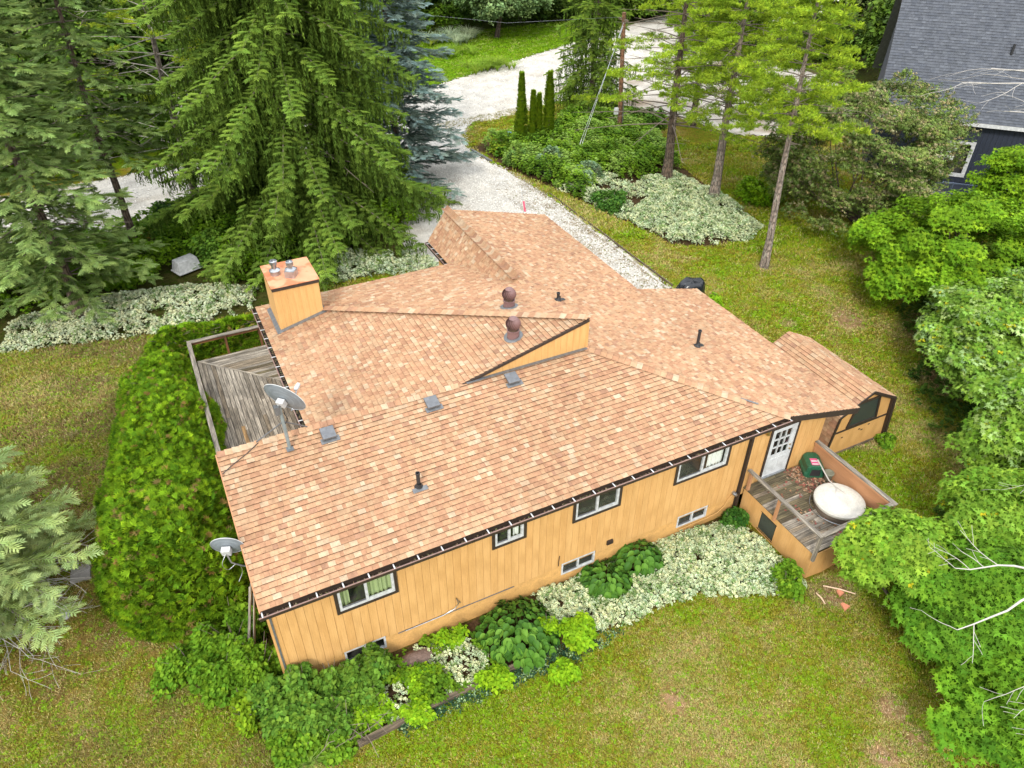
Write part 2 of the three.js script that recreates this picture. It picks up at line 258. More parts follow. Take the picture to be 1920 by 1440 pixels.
// ---------------------------------------------------------------- the house
const H = { x0: 0, xh: 15.44, za: 0.545, he: 4.21, hr: 5.312, zr: -3.877, xr: 10.98, xm: 18.58, xg: 15.67, zs: -7.8, zg: -15.16, xB: 2.494, hB: 4.204, ha: 6.364, zc: -12.65, xgl: 10.11, hgl: 4.056 };
const pA = (H.hr - H.he) / (H.za - H.zr), pR = (H.hr - H.he) / (H.xh - H.xr), yR = x => H.hr - pR * (x - H.xr), yA = z => H.hr - pA * (z - H.zr);
const pB = (H.ha - H.hB) / (H.xr - H.xB), pC = (H.ha - H.hB) / (H.zr - H.zc), yB = x => H.hB + pB * (x - H.xB), yC = z => H.hB + pC * (z - H.zc);
const W = {
  orange: M('orange painted siding', [0.765, 0.43, 0.15], 0.7, { map: T.siding, bump: T.sidingBump, bs: 0.0015 }),
  orange2: M('orange painted siding, sun-faded', [0.77, 0.437, 0.155], 0.72, { map: T.siding, bump: T.sidingBump, bs: 0.0015 }),
  orange3: M('orange painted siding, fresh', [0.757, 0.42, 0.145], 0.68, { map: T.siding, bump: T.sidingBump, bs: 0.0015 }),
  parge: M('painted concrete', [0.77, 0.43, 0.14], 0.8, { map: T.stain, bump: T.lot, bs: 0.006 }),
  tan: M('peach painted plywood', [0.60, 0.30, 0.145], 0.8, { map: T.siding }),
  brown: M('dark brown trim', [0.055, 0.035, 0.024], 0.6, { map: T.metal }),
  brownLip: M('weathered gutter lip', [0.33, 0.20, 0.165], 0.45, { map: T.metal }),
  white: M('white vinyl', [0.80, 0.81, 0.81], 0.4, { map: T.metal }),
  door: M('white door paint', [0.72, 0.745, 0.75], 0.45, { map: T.stain }),
  core: M('sheathing', [0.20, 0.14, 0.085], 0.9),
  groove: M('siding groove', [0.30, 0.155, 0.04], 0.9),
  dark: M('asphalt core', [0.10, 0.062, 0.04], 0.9),
  shingle: M('blended tan asphalt shingle', [1.1, 1.12, 1.12], 0.95, { physical: true, spec: 0.3, vc: true, map: T.granule }),
  glass: M('window glass', [0.92, 0.96, 0.95], 0.02, { physical: true, trans: 1, ior: 1.5 }),
  curtain: M('green curtain', [0.36, 0.42, 0.20], 0.9), sheer: M('white curtain', [0.74, 0.73, 0.68], 0.9),
  screen: M('insect screen', [0.05, 0.055, 0.06], 0.9),
  flash: M('grey flashing', [0.25, 0.26, 0.27], 0.5, { map: T.metal, metal: 0.4 }),
  galv: M('galvanised steel', [0.62, 0.65, 0.68], 0.3, { map: T.metal, metal: 0.85 }),
  rustTop: M('rusting cap sheet', [0.92, 0.90, 0.88], 0.55, { map: T.rust, metal: 0.1 }),
  mauve: M('faded brown turbine paint', [0.30, 0.165, 0.155], 0.5, { map: T.metal }),
  black: M('black rubber', [0.022, 0.022, 0.024], 0.5),
  brass: M('brass', [0.55, 0.38, 0.16], 0.3, { metal: 0.9 }),
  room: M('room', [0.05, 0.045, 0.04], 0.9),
};
const house = thing('house', 'orange wooden house under a big tan shingled hip roof', 'house');
const SH = [[0.56, 0.345, 0.21], [0.545, 0.325, 0.195], [0.52, 0.295, 0.178], [0.565, 0.362, 0.22], [0.485, 0.27, 0.162], [0.575, 0.38, 0.235], [0.61, 0.435, 0.29], [0.63, 0.475, 0.33], [0.44, 0.25, 0.16], [0.55, 0.325, 0.19]];
const roof = sub('roof', house);
const singles = []; // every tab, so that the largest in view can be parts of their own
function roofPlane(P, o, u, v, opt = {}) { // P: convex outline; o eave corner; u along courses; v up the slope
  const n = new THREE.Vector3().crossVectors(u, v).normalize(); if (n.y < 0) n.negate();
  const q = P.map(p => { const d = p.clone().sub(o); return [d.dot(u), d.dot(v)]; });
  const span = t => { let a = 1e9, b = -1e9; for (let i = 0, j = q.length - 1; i < q.length; j = i++) { const [ui, vi] = q[i], [uj, vj] = q[j]; if ((vi - t) * (vj - t) <= 0 && vi !== vj) { const x = ui + (t - vi) / (vj - vi) * (uj - ui); a = Math.min(a, x); b = Math.max(b, x); } } return [a, b]; };
  let v0 = 1e9, v1 = -1e9; for (const [, t] of q) { v0 = Math.min(v0, t); v1 = Math.max(v1, t); }
  const at = (x, y, h) => o.clone().addScaledVector(u, x).addScaledVector(v, y).addScaledVector(n, h);
  { const g = new GB(); // the roof boards under the shingles
    const top = P.map(p => p.clone().addScaledVector(n, -0.004)), low = P.map(p => p.clone().addScaledVector(n, -0.1));
    for (let k = 1; k + 1 < P.length; k++) { g.tri(top[0], top[k], top[k + 1]); g.tri(low[0], low[k + 1], low[k]); }
    for (let k = 0; k < P.length; k++) { const k2 = (k + 1) % P.length; g.quad(low[k], low[k2], top[k2], top[k]); }
    part('roof_boards', g, W.brown, opt.parent ?? roof); }
  const e = 0.153, list = opt.list ?? singles;
  for (let t = v0, row = 0; t < v1 - 0.02; t += e, row++) {
    const tb = t, tt = Math.min(t + e + 0.022, v1), [a0, b0] = span(Math.max(tb, v0 + 1e-4)), [a1, b1] = span(tt - 1e-4);
    if (a0 > b0) continue;
    let x = Math.min(a0, a1) - rr(0, 0.3), wob = 0.004 * (rnd() - 0.5);
    while (x < Math.max(b0, b1)) {
      const w = pick(opt.widths ?? [0.09, 0.12, 0.14, 0.16, 0.18, 0.2, 0.24]), xa = x, xb = x + w - 0.0015; x += w;
      const cl = (z, a, b) => clamp(z, a, b), q0 = cl(xa, a0, b0), q1 = cl(xb, a0, b0), q2 = cl(xb, a1, b1), q3 = cl(xa, a1, b1);
      if (q1 - q0 < 0.004 && q2 - q3 < 0.004) continue;
      const r = rnd(), c = opt.tone ? opt.tone() : mulc(r < 0.68 ? SH[Math.floor(rnd() * 6)] : r < 0.84 ? SH[9] : r < 0.915 ? SH[6] : r < 0.94 ? SH[7] : SH[8 - 4 * (rnd() < 0.4)], rr(0.94, 1.05)), th = 0.024 + 0.010 * (rnd() < 0.5) + wob;
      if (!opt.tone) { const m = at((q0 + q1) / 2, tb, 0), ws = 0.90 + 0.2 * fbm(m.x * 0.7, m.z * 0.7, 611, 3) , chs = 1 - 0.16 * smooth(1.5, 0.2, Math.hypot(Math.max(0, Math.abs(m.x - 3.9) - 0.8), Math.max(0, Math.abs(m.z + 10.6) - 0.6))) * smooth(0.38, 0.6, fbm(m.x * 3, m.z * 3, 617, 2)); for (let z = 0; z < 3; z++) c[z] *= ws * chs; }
      const lift = rnd() < 0.02 ? 0.006 : 0;
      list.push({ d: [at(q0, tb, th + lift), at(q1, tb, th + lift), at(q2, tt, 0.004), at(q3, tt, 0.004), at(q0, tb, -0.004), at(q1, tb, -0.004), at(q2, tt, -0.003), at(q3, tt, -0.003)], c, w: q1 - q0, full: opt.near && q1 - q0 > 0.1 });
    }
  }
}
function tabGeo(g, s) {
  const [a, b, c, d, e, f, h, i] = s.d, edge = [0.10, 0.058, 0.037]; g.ou = rnd() * 3; g.ov = rnd() * 3;
  g.quad(a, b, c, d, s.c).quad(e, f, b, a, edge).quad(f, h, c, b, edge).quad(i, e, a, d, edge); return g;
}
{
  const xd = V(1, 0, 0), zd = V(0, 0, 1);
  roofPlane([V(0, H.he, H.za), V(H.xh, H.he, H.za), V(H.xr, H.hr, H.zr), V(0, H.hr, H.zr)], V(0, H.he, H.za), xd, V(0, H.hr - H.he, H.zr - H.za).normalize(), { near: true });
  const rv = V(H.xr - H.xm, H.hr - yR(H.xm), 0).normalize(), ro = V(H.xm, yR(H.xm), 0);
  roofPlane([V(H.xr, H.hr, H.zr), V(H.xh, H.he, H.za), V(H.xm, yR(H.xm), H.za), V(H.xm, yR(H.xm), H.zs), V(H.xr, H.hr, H.zs)], ro, zd.clone().negate(), rv);
  roofPlane([V(H.xr, H.hr, H.zs), V(H.xg, yR(H.xg), H.zs), V(H.xg, yR(H.xg), H.zg), V(H.xr, H.hr, H.zg)], ro, zd.clone().negate(), rv);
  roofPlane([V(H.xgl, H.hgl, H.zg), V(H.xgl, H.hgl, -9.2), V(H.xr, H.hr, -8.3), V(H.xr, H.hr, H.zg)], V(H.xgl, H.hgl, 0), zd, V(H.xr - H.xgl, H.hr - H.hgl, 0).normalize());
  roofPlane([V(0, H.hgl, H.zr - 0.87), V(0, H.hr, H.zr), V(7.2, H.hr, H.zr), V(7.2, H.hgl, H.zr - 0.87)], V(0, H.hgl, H.zr - 0.87), xd, V(0, H.hr - H.hgl, 0.87).normalize());
  roofPlane([V(H.xB, H.hB, H.zc), V(H.xB, H.hB, H.zr + 0.02), V(H.xr + 0.03, H.ha, H.zr + 0.02)], V(H.xB, H.hB, 0), zd, V(H.xr - H.xB, H.ha - H.hB, 0).normalize());
  roofPlane([V(H.xB, H.hB, H.zc), V(H.xr + 0.06, H.hB, H.zc), V(H.xr + 0.06, H.ha, H.zr)], V(0, H.hB, H.zc), xd, V(0, H.ha - H.hB, H.zr - H.zc).normalize());
  // the 300 tabs nearest the lens are parts of their own, the rest one part
  const eye = camera.position, ok = singles.filter(s => s.full && s.w > 0.1).map(s => [s.d[0].distanceTo(eye) - 6 * s.w, s]).sort((a, b) => a[0] - b[0]).slice(0, 300).map(a => a[1]);
  const own = new Set(ok), rest = new GB();
  for (const s of singles) own.has(s) ? part('shingle', tabGeo(new GB(), s), W.shingle, roof) : tabGeo(rest, s);
  part('shingles', rest, W.shingle, roof, 'stuff');
  // ridge and hip caps, bent over the line and lapped
  const cap = (a, b, na, nb, wid = 0.17, step = 0.19, dim = 1) => {
    const d = b.clone().sub(a), L = d.length(); d.normalize();
    const s1 = new THREE.Vector3().crossVectors(na, d).normalize(), s2 = new THREE.Vector3().crossVectors(nb, d).normalize();
    const k1 = s1.clone(), k2 = s2.clone(); if (k1.dot(k2) > 0) k2.negate();
    const up = na.clone().add(nb).normalize();
    for (let t = 0; t < L - 0.05; t += step) {
      const g = new GB(), c = mulc(pick(SH), dim * rr(0.92, 1.06)), p0 = a.clone().addScaledVector(d, t), p1 = a.clone().addScaledVector(d, Math.min(L, t + step + 0.03));
      const lo = 0.066, hi = 0.042, A = [k1, null, k2].map(k => p0.clone().addScaledVector(up, k ? lo - 0.012 : lo + 0.004).addScaledVector(k ?? up, k ? wid : 0)), B = [k1, null, k2].map(k => p1.clone().addScaledVector(up, k ? hi - 0.012 : hi + 0.002).addScaledVector(k ?? up, k ? wid : 0));
      g.ou = rnd() * 3; g.quad(A[0], A[1], B[1], B[0], c).quad(A[1], A[2], B[2], B[1], c);
      const dn = V(0, -0.025, 0); g.quad(A[0].clone().add(dn), A[1].clone().add(dn), A[1], A[0], [0.16, 0.095, 0.062]).quad(A[1].clone().add(dn), A[2].clone().add(dn), A[2], A[1], [0.16, 0.095, 0.062]);
      part('ridge_cap', g, W.shingle, roof);
    }
  };
  const nA = V(0, 1, pA).normalize(), nR = V(pR, 1, 0).normalize(), nB = V(-pB, 1, 0).normalize(), nC = V(0, 1, -pC).normalize(), nG = V(-(H.hr - H.hgl), H.xr - H.xgl, 0).normalize(), nb = V(0, 0.87, -(H.hr - H.hgl)).normalize();
  cap(V(H.xh, H.he, H.za), V(H.xr, H.hr, H.zr), nA, nR);
  cap(V(0.02, H.hr, H.zr), V(6.7, H.hr, H.zr), nb, nA);
  cap(V(4.5, yB(4.5), -10.6), V(H.xr, H.ha, H.zr), nB, nC, 0.15, 0.2);
  cap(V(H.xr, H.hr, H.zg), V(H.xr, H.hr, -8.6), nG, nR, 0.18, 0.19, 0.78);
}
// walls: sheathing with openings, then single boards with gaps between them
function wallShape(pts, holes, depth) { const s = new THREE.Shape(pts.map(p => new THREE.Vector2(...p))); for (const [a, b, c, d] of holes) s.holes.push(new THREE.Path([[a, c], [a, d], [b, d], [b, c]].map(p => new THREE.Vector2(...p)))); return new THREE.ExtrudeGeometry(s, { depth, bevelEnabled: false }); }
const wins = [[1.66, 3.27, 2.43, 3.66], [5.93, 6.96, 2.66, 3.66], [8.42, 10.02, 2.49, 3.66], [11.9, 13.93, 2.45, 3.66]], doorO = [15.60, 16.63, 1.12, 3.2];
const lows = [[1.62, 2.75, 0.30, 0.80], [8.18, 9.33, 0.32, 0.83], [12.37, 13.54, 0.32, 0.83]];
{
  const front = sub('front_wall', house);
  const g = wallShape([[0.06, 0.72], [17.87, 0.72], [17.87, 3.50], [15.44, 4.12], [0.06, 4.12]], [...wins, doorO].map(w => [w[0] + 0.05, w[1] - 0.05, w[2] + (w === doorO ? -0.3 : 0.05), w[3] - 0.05]), 0.12);
  g.translate(0, 0, -0.142); part('sheathing', g, W.groove, front);
  const wid = 0.2155;
  for (let x = 0.06; x < 17.86; x += wid) {
    const a = x + 0.0035, b = Math.min(x + wid - 0.0035, 17.87), segs = [], top = Math.min(4.12, yR((a + b) / 2) - 0.16);
    // cut the board around the openings it crosses
    let cuts = []; for (const w of [...wins, doorO, [8.16, 9.35, 0, 0.85], [12.35, 13.56, 0, 0.85], [1.6, 2.77, 0, 0.82]]) if (b > w[0] && a < w[1]) cuts.push(w);
    let xs = [a, b]; for (const w of cuts) for (const e of [w[0], w[1]]) if (e > a + 0.01 && e < b - 0.01) xs.push(e); xs.sort((p, q) => p - q);
    for (let k = 0; k + 1 < xs.length; k++) {
      const m = (xs[k] + xs[k + 1]) / 2; let y = 0.74 + rr(-0.006, 0.006);
      const cs = cuts.filter(w => m > w[0] && m < w[1]).sort((p, q) => p[2] - q[2]);
      for (const w of cs) { if (w[2] > y + 0.02) segs.push([xs[k], xs[k + 1], y, w[2]]); y = Math.max(y, w[3]); }
      if (top > y) segs.push([xs[k], xs[k + 1], y, top]);
    }
    const m = pick([W.orange, W.orange, W.orange2, W.orange3]);
    for (const [p, q, r, s] of segs) { const gb = new GB(); gb.ou = rnd() * 2; gb.ov = rnd() * 2; gb.box(p, q, r, s, -0.021, -0.0015 * rnd()); part('siding_board', gb, m, front); }
  }
  { const f = wallShape([[0.05, -0.4], [14.72, -0.4], [14.72, 0.735], [0.05, 0.735]], [lows[1], lows[2], lows[0]].map(w => [w[0] + 0.03, w[1] - 0.03, w[2] + 0.03, 0.72]), 0.2); f.translate(0, 0, -0.225); part('foundation', f, W.parge, house); }
  { const g2 = new GB(); g2.box(3.1, 6.6, 0.715, 0.735, 0.001, 0.022); part('drip_strip', g2, W.flash, house); const g3 = new GB(); g3.bar(V(0.14, 0.75, 0.012), V(0.14, 4.05, 0.012), 0.05, 0.02, V(0, 0, 1)); part('corner_conduit', g3, W.flash, house); }
  { const g2 = new GB(); g2.box(14.63, 14.75, -0.2, 4.05, 0.002, 0.03); part('corner_board', g2, W.brown, house); }
}
function plainWall(pts, m = W.orange, boards) { // upright wall as [x0,z0,x1,z1,y0,y1], boards facing the given side
  const [x0, z0, x1, z1, y0, y1] = pts, g = new GB(), a = V(x0, 0, z0), b = V(x1, 0, z1), w = sub('side_wall', house);
  g.bar(V(x0, (y0 + y1) / 2, z0), V(x1, (y0 + y1) / 2, z1), 0.1, y1 - y0); part('sheathing', g, W.groove, w);
  if (!boards) return w;
  const d = b.clone().sub(a), L = d.length(); d.normalize(); const n = V(...boards);
  for (let t = 0; t < L - 0.02; t += 0.2155) { const t1 = Math.min(L, t + 0.2075), gb = new GB(); gb.ou = rnd(); gb.ov = rnd() * 2; const c = (tt, y) => a.clone().addScaledVector(d, tt).addScaledVector(n, 0.058).setY(y); gb.bar(c((t + t1) / 2, y0), c((t + t1) / 2, y1), t1 - t, 0.018, n); part('siding_board', gb, pick([W.orange, W.orange2, W.orange3]), w); }
  return w;
}
plainWall([0.12, -0.03, 0.12, -4.68, -0.3, 4.02], W.orange, [-1, 0, 0]);
plainWall([0.12, -4.7, 3.0, -4.7, -0.3, 4.0]);
plainWall([3.08, -4.72, 3.08, -12.1, 0.6, 4.12], W.orange, [-1, 0, 0]);
plainWall([3.1, -12.1, 10.5, -12.1, 0.6, 4.1]);
plainWall([10.5, -12.1, 10.5, -14.9, 0.6, 3.98], W.orange, [-1, 0, 0]);
plainWall([10.5, -14.9, 15.4, -14.9, 0.6, 3.9]); plainWall([15.4, -14.9, 15.4, -7.6, 0.6, 3.9]); plainWall([15.4, -7.6, 17.8, -7.6, 0.6, 3.5]); plainWall([17.82, -7.6, 17.82, -0.15, -0.3, 3.4]);
{ // the boarded triangle where the raised roof stands above the ridge
  const w = sub('gable_wall', house), x0 = 7.05;
  { const g = new GB(); g.tri(V(x0, yA(H.zr), H.zr - 0.02), V(H.xr, H.hr, H.zr - 0.02), V(H.xr, yB(H.xr) - 0.05, H.zr - 0.02)); part('sheathing', g, W.groove, w); }
  for (let x = x0; x < H.xr - 0.01; x += 0.2155) {
    const a = x + 0.003, b = Math.min(H.xr, x + 0.2125), lo = H.hr + 0.015 + rr(0, 0.02), ta = yB(a) - 0.07, tb = yB(b) - 0.07; if (tb < lo + 0.02) continue;
    const g = new GB(), q = []; g.ou = rnd(); for (const [y, yy] of [[lo, lo], [Math.max(lo + 0.005, ta), tb]]) q.push(V(a, y, H.zr + 0.012), V(b, yy, H.zr + 0.012), V(b, yy, H.zr - 0.008), V(a, y, H.zr - 0.008));
    g.hex(q); part('siding_board', g, W.orange2, w);
  }
  { const g = new GB(); g.bar(V(x0 - 0.25, yB(x0 - 0.25) - 0.035, H.zr + 0.045), V(H.xr + 0.02, H.ha - 0.035, H.zr + 0.045), 0.03, 0.085); part('rake_board', g, W.brown, w); }
  { const g = new GB(); g.box(H.xr - 0.02, H.xr + 0.05, H.hr, yB(H.xr) - 0.03, H.zr - 0.05, H.zr + 0.02); part('corner_board', g, W.orange, w); }
  { const g = new GB(); g.bar(V(x0 - 0.1, H.hr + 0.03, H.zr + 0.06), V(H.xr, H.hr + 0.03, H.zr + 0.06), 0.12, 0.012); part('step_flashing', g, W.flash, w); }
  { const g = new GB(); const a = V(H.xr, H.hr - 0.05, -8.3), b = V(H.xr, H.hr - 0.05, H.zr), c = V(H.xr, H.ha - 0.11, H.zr); g.tri(a, b, c); part('sheathing', g, W.orange, w); }
}
// fascia, rake boards, gutters
{
  const g = new GB();
  g.box(0.0, H.xh, 4.0, 4.185, H.za - 0.04, H.za - 0.012); part('fascia', g, W.brown, house);
  const g2 = new GB(); const a = V(H.xh + 0.02, H.he - 0.1, H.za - 0.0), b = V(H.xm - 0.02, yR(H.xm) - 0.1, H.za - 0.0); g2.bar(a, b, 0.03, 0.2); part('rake_board', g2, W.brown, house);
  const g3 = new GB(); g3.bar(V(-0.015, yA(H.za) - 0.06, H.za), V(-0.015, H.hr - 0.06, H.zr), 0.03, 0.13); part('rake_board', g3, W.tan, house);
  const g4 = new GB(); g4.box(0, H.xh, 4.03, 4.05, 0.01, H.za - 0.045); part('soffit', g4, W.brown, house);
  const g5 = new GB(); g5.box(H.xm - 0.03, H.xm, yR(H.xm) - 0.2, yR(H.xm) - 0.02, H.zs, H.za - 0.02); part('fascia', g5, W.brown, house);
  const g6 = new GB(); g6.bar(V(H.xg, yR(H.xg) - 0.12, H.zs), V(H.xg, yR(H.xg) - 0.12, H.zg), 0.03, 0.18); part('fascia', g6, W.brown, house);
  const g7 = new GB(); g7.box(H.xB, H.xB + 0.03, H.hB - 0.22, H.hB - 0.03, H.zc, -4.6); part('fascia', g7, W.brown, house);
  const debrisG = new GB(); for (let k = 0; k < 5; k++) { const a = rr(0, 6.28), p = V(rr(-0.02, 0.02), 0, rr(-0.02, 0.02)); debrisG.tri(p, p.clone().add(V(Math.cos(a) * 0.035, 0.012, Math.sin(a) * 0.035)), p.clone().add(V(Math.cos(a + 0.6) * 0.03, 0.004, Math.sin(a + 0.6) * 0.03))); }
  const debrisM = M('leaf litter', [1, 1, 1], 0.95, { vc: true });
  const gutter = (a, b, out, brk) => { // open trough from a to b, its outer side towards out
    const gu = sub('gutter', house), d = b.clone().sub(a), L = d.length(); d.normalize(); const g = new GB(), lip = new GB(), w = 0.125, hh = 0.11;
    const P = (t, o, y) => a.clone().addScaledVector(d, t).addScaledVector(out, o).add(V(0, y, 0));
    g.quad(P(0, 0.005, 0), P(L, 0.005, 0), P(L, 0.005, -hh), P(0, 0.005, -hh)).quad(P(0, 0.005, -hh), P(L, 0.005, -hh), P(L, w, -hh), P(0, w, -hh)).quad(P(0, w, -hh), P(L, w, -hh), P(L, w + 0.01, 0), P(0, w + 0.01, 0)).quad(P(0, w + 0.016, 0), P(L, w + 0.016, 0), P(L, w + 0.006, -hh - 0.006), P(0, w + 0.006, -hh - 0.006));
    g.quad(P(0, 0, -hh), P(0, w, -hh), P(0, w + 0.01, 0), P(0, 0, 0)).quad(P(L, 0, -hh), P(L, w, -hh), P(L, w + 0.01, 0), P(L, 0, 0)); part('trough', g, W.brown, gu);
    lip.bar(P(0, w + 0.013, 0.004), P(L, w + 0.013, 0.004), 0.028, 0.016); part('lip', lip, W.brownLip, gu);
    for (let t = 0.08; t < L; t += brk) { const s = new GB(); s.bar(P(t, -0.015, 0.012), P(t, w + 0.02, 0.02), 0.03, 0.012); part('bracket', s, W.white, gu); }
    const ms = [], cs = []; for (let k = 0; k < L * 46; k++) { ms.push(mtx(P(rnd() * L, rr(0.02, w - 0.02), -hh + rr(0.01, 0.05)), rr(-0.5, 0.5), rr(0, 6), 0, rr(0.6, 1.3))); cs.push(pick([[0.10, 0.065, 0.04], [0.2, 0.13, 0.07], [0.05, 0.035, 0.025], [0.14, 0.15, 0.06], [0.26, 0.2, 0.12]])); }
    copies('gutter_litter', debrisG, debrisM, ms, cs, gu);
  };
  gutter(V(-0.06, 4.165, H.za), V(H.xh, 4.165, H.za), V(0, 0, 1), 0.615);
  gutter(V(H.xB, H.hB - 0.03, -5.0), V(H.xB, H.hB - 0.03, H.zc), V(-1, 0, 0), 0.6);
  gutter(V(H.xgl, H.hgl - 0.03, -12.9), V(H.xgl, H.hgl - 0.03, H.zg), V(-1, 0, 0), 0.5);
  const ds = new GB(); ds.bar(V(14.69, 3.9, 0.075), V(14.69, 0.35, 0.075), 0.075, 0.06, V(0, 0, 1)); ds.bar(V(14.69, 4.06, 0.6), V(14.69, 3.88, 0.09), 0.07, 0.06); part('downspout', ds, W.brown, house);
  const mp = new GB(); for (let k = 0; k < 3; k++) { const z = -0.42 + k * 0.07, x = 14.55 + k * 0.075; mp.bar(V(x - 0.13, yR(x) + 0.075, z - 0.12), V(x + 0.05, yR(x) + 0.08, z + 0.16), 0.06, 0.006, V(0, 1, 0)); } part('hip_patch', mp, W.flash, house);
}
// windows and door
function windowUnit(w, o = {}) {
  const [x0, x1, y0, y1] = w, u = sub(o.name ?? 'window', house), t = o.trim ?? 0.085, z = o.z ?? 0;
  if (t) { const g = new GB(); g.box(x0, x1, y0, y0 + t, z - 0.02, z + 0.035).box(x0, x1, y1 - t, y1, z - 0.02, z + 0.035).box(x0, x0 + t, y0 + t, y1 - t, z - 0.02, z + 0.035).box(x1 - t, x1, y0 + t, y1 - t, z - 0.02, z + 0.035); part('trim', g, W.brown, u); }
  const a = x0 + t, b = x1 - t, c = y0 + t, d = y1 - t, f = o.frame ?? 0.07, mid = (a + b) / 2, zf = z + 0.02;
  const g = new GB(); g.box(a, b, c, c + f, z - 0.05, zf).box(a, b, d - f, d, z - 0.05, zf).box(a, a + f, c + f, d - f, z - 0.05, zf).box(b - f, b, c + f, d - f, z - 0.05, zf); part('frame', g, W.white, u);
  const g1 = new GB(); g1.box(mid - f / 2, mid + f / 2, c + f, d - f, z - 0.045, zf - 0.004); part('mullion', g1, W.white, u);
  const s = new GB(); s.box(a + f, mid - f / 2, c + f, c + f + 0.025, z - 0.03, zf - 0.015); part('sash_rail', s, W.flash, u);
  for (const [p, q] of [[a + f, mid - f / 2], [mid + f / 2, b - f]]) { const gp = new GB(); gp.quad(V(p, c + f, z - 0.022), V(q, c + f, z - 0.022), V(q, d - f, z - 0.022), V(p, d - f, z - 0.022)); part('pane', gp, W.glass, u); }
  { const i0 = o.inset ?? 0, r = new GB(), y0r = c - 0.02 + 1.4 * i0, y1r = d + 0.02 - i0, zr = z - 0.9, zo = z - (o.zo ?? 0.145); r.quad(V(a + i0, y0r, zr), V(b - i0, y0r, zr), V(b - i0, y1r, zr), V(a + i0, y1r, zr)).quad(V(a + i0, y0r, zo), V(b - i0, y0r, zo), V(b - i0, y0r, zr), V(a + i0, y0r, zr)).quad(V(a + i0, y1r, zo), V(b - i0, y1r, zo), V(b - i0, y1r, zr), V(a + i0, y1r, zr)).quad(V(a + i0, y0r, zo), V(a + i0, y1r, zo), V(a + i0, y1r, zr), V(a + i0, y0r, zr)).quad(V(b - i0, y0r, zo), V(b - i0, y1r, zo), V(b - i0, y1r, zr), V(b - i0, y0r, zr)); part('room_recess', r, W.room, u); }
  for (const [p, q, m] of o.curtains ?? []) { // pleated cloth just inside
    const g2 = new GB(), n = Math.round((q - p) / 0.022); for (let k = 0; k < n; k++) { const e = j => z - 0.13 + 0.028 * Math.sin(j * 1.15 + Math.sin(j * 0.37)), xa = lerp(p, q, k / n), xb = lerp(p, q, (k + 1) / n); g2.quad(V(xa, c, e(k)), V(xb, c, e(k + 1)), V(xb, d, e(k + 1)), V(xa, d, e(k))); }
    part('curtain', g2, m, u);
  }
  return u;
}
windowUnit(wins[0], { curtains: [[1.8, 2.05, W.curtain], [2.5, 3.15, W.curtain]] });
windowUnit(wins[1], { curtains: [[6.62, 6.8, W.sheer]] });
windowUnit(wins[2]);
windowUnit(wins[3], { curtains: [[13.2, 13.8, W.sheer]] });
for (const w of lows) windowUnit(w, { name: 'basement_window', trim: 0.0, frame: 0.055, z: -0.03, zo: 0.03, inset: 0.045 });
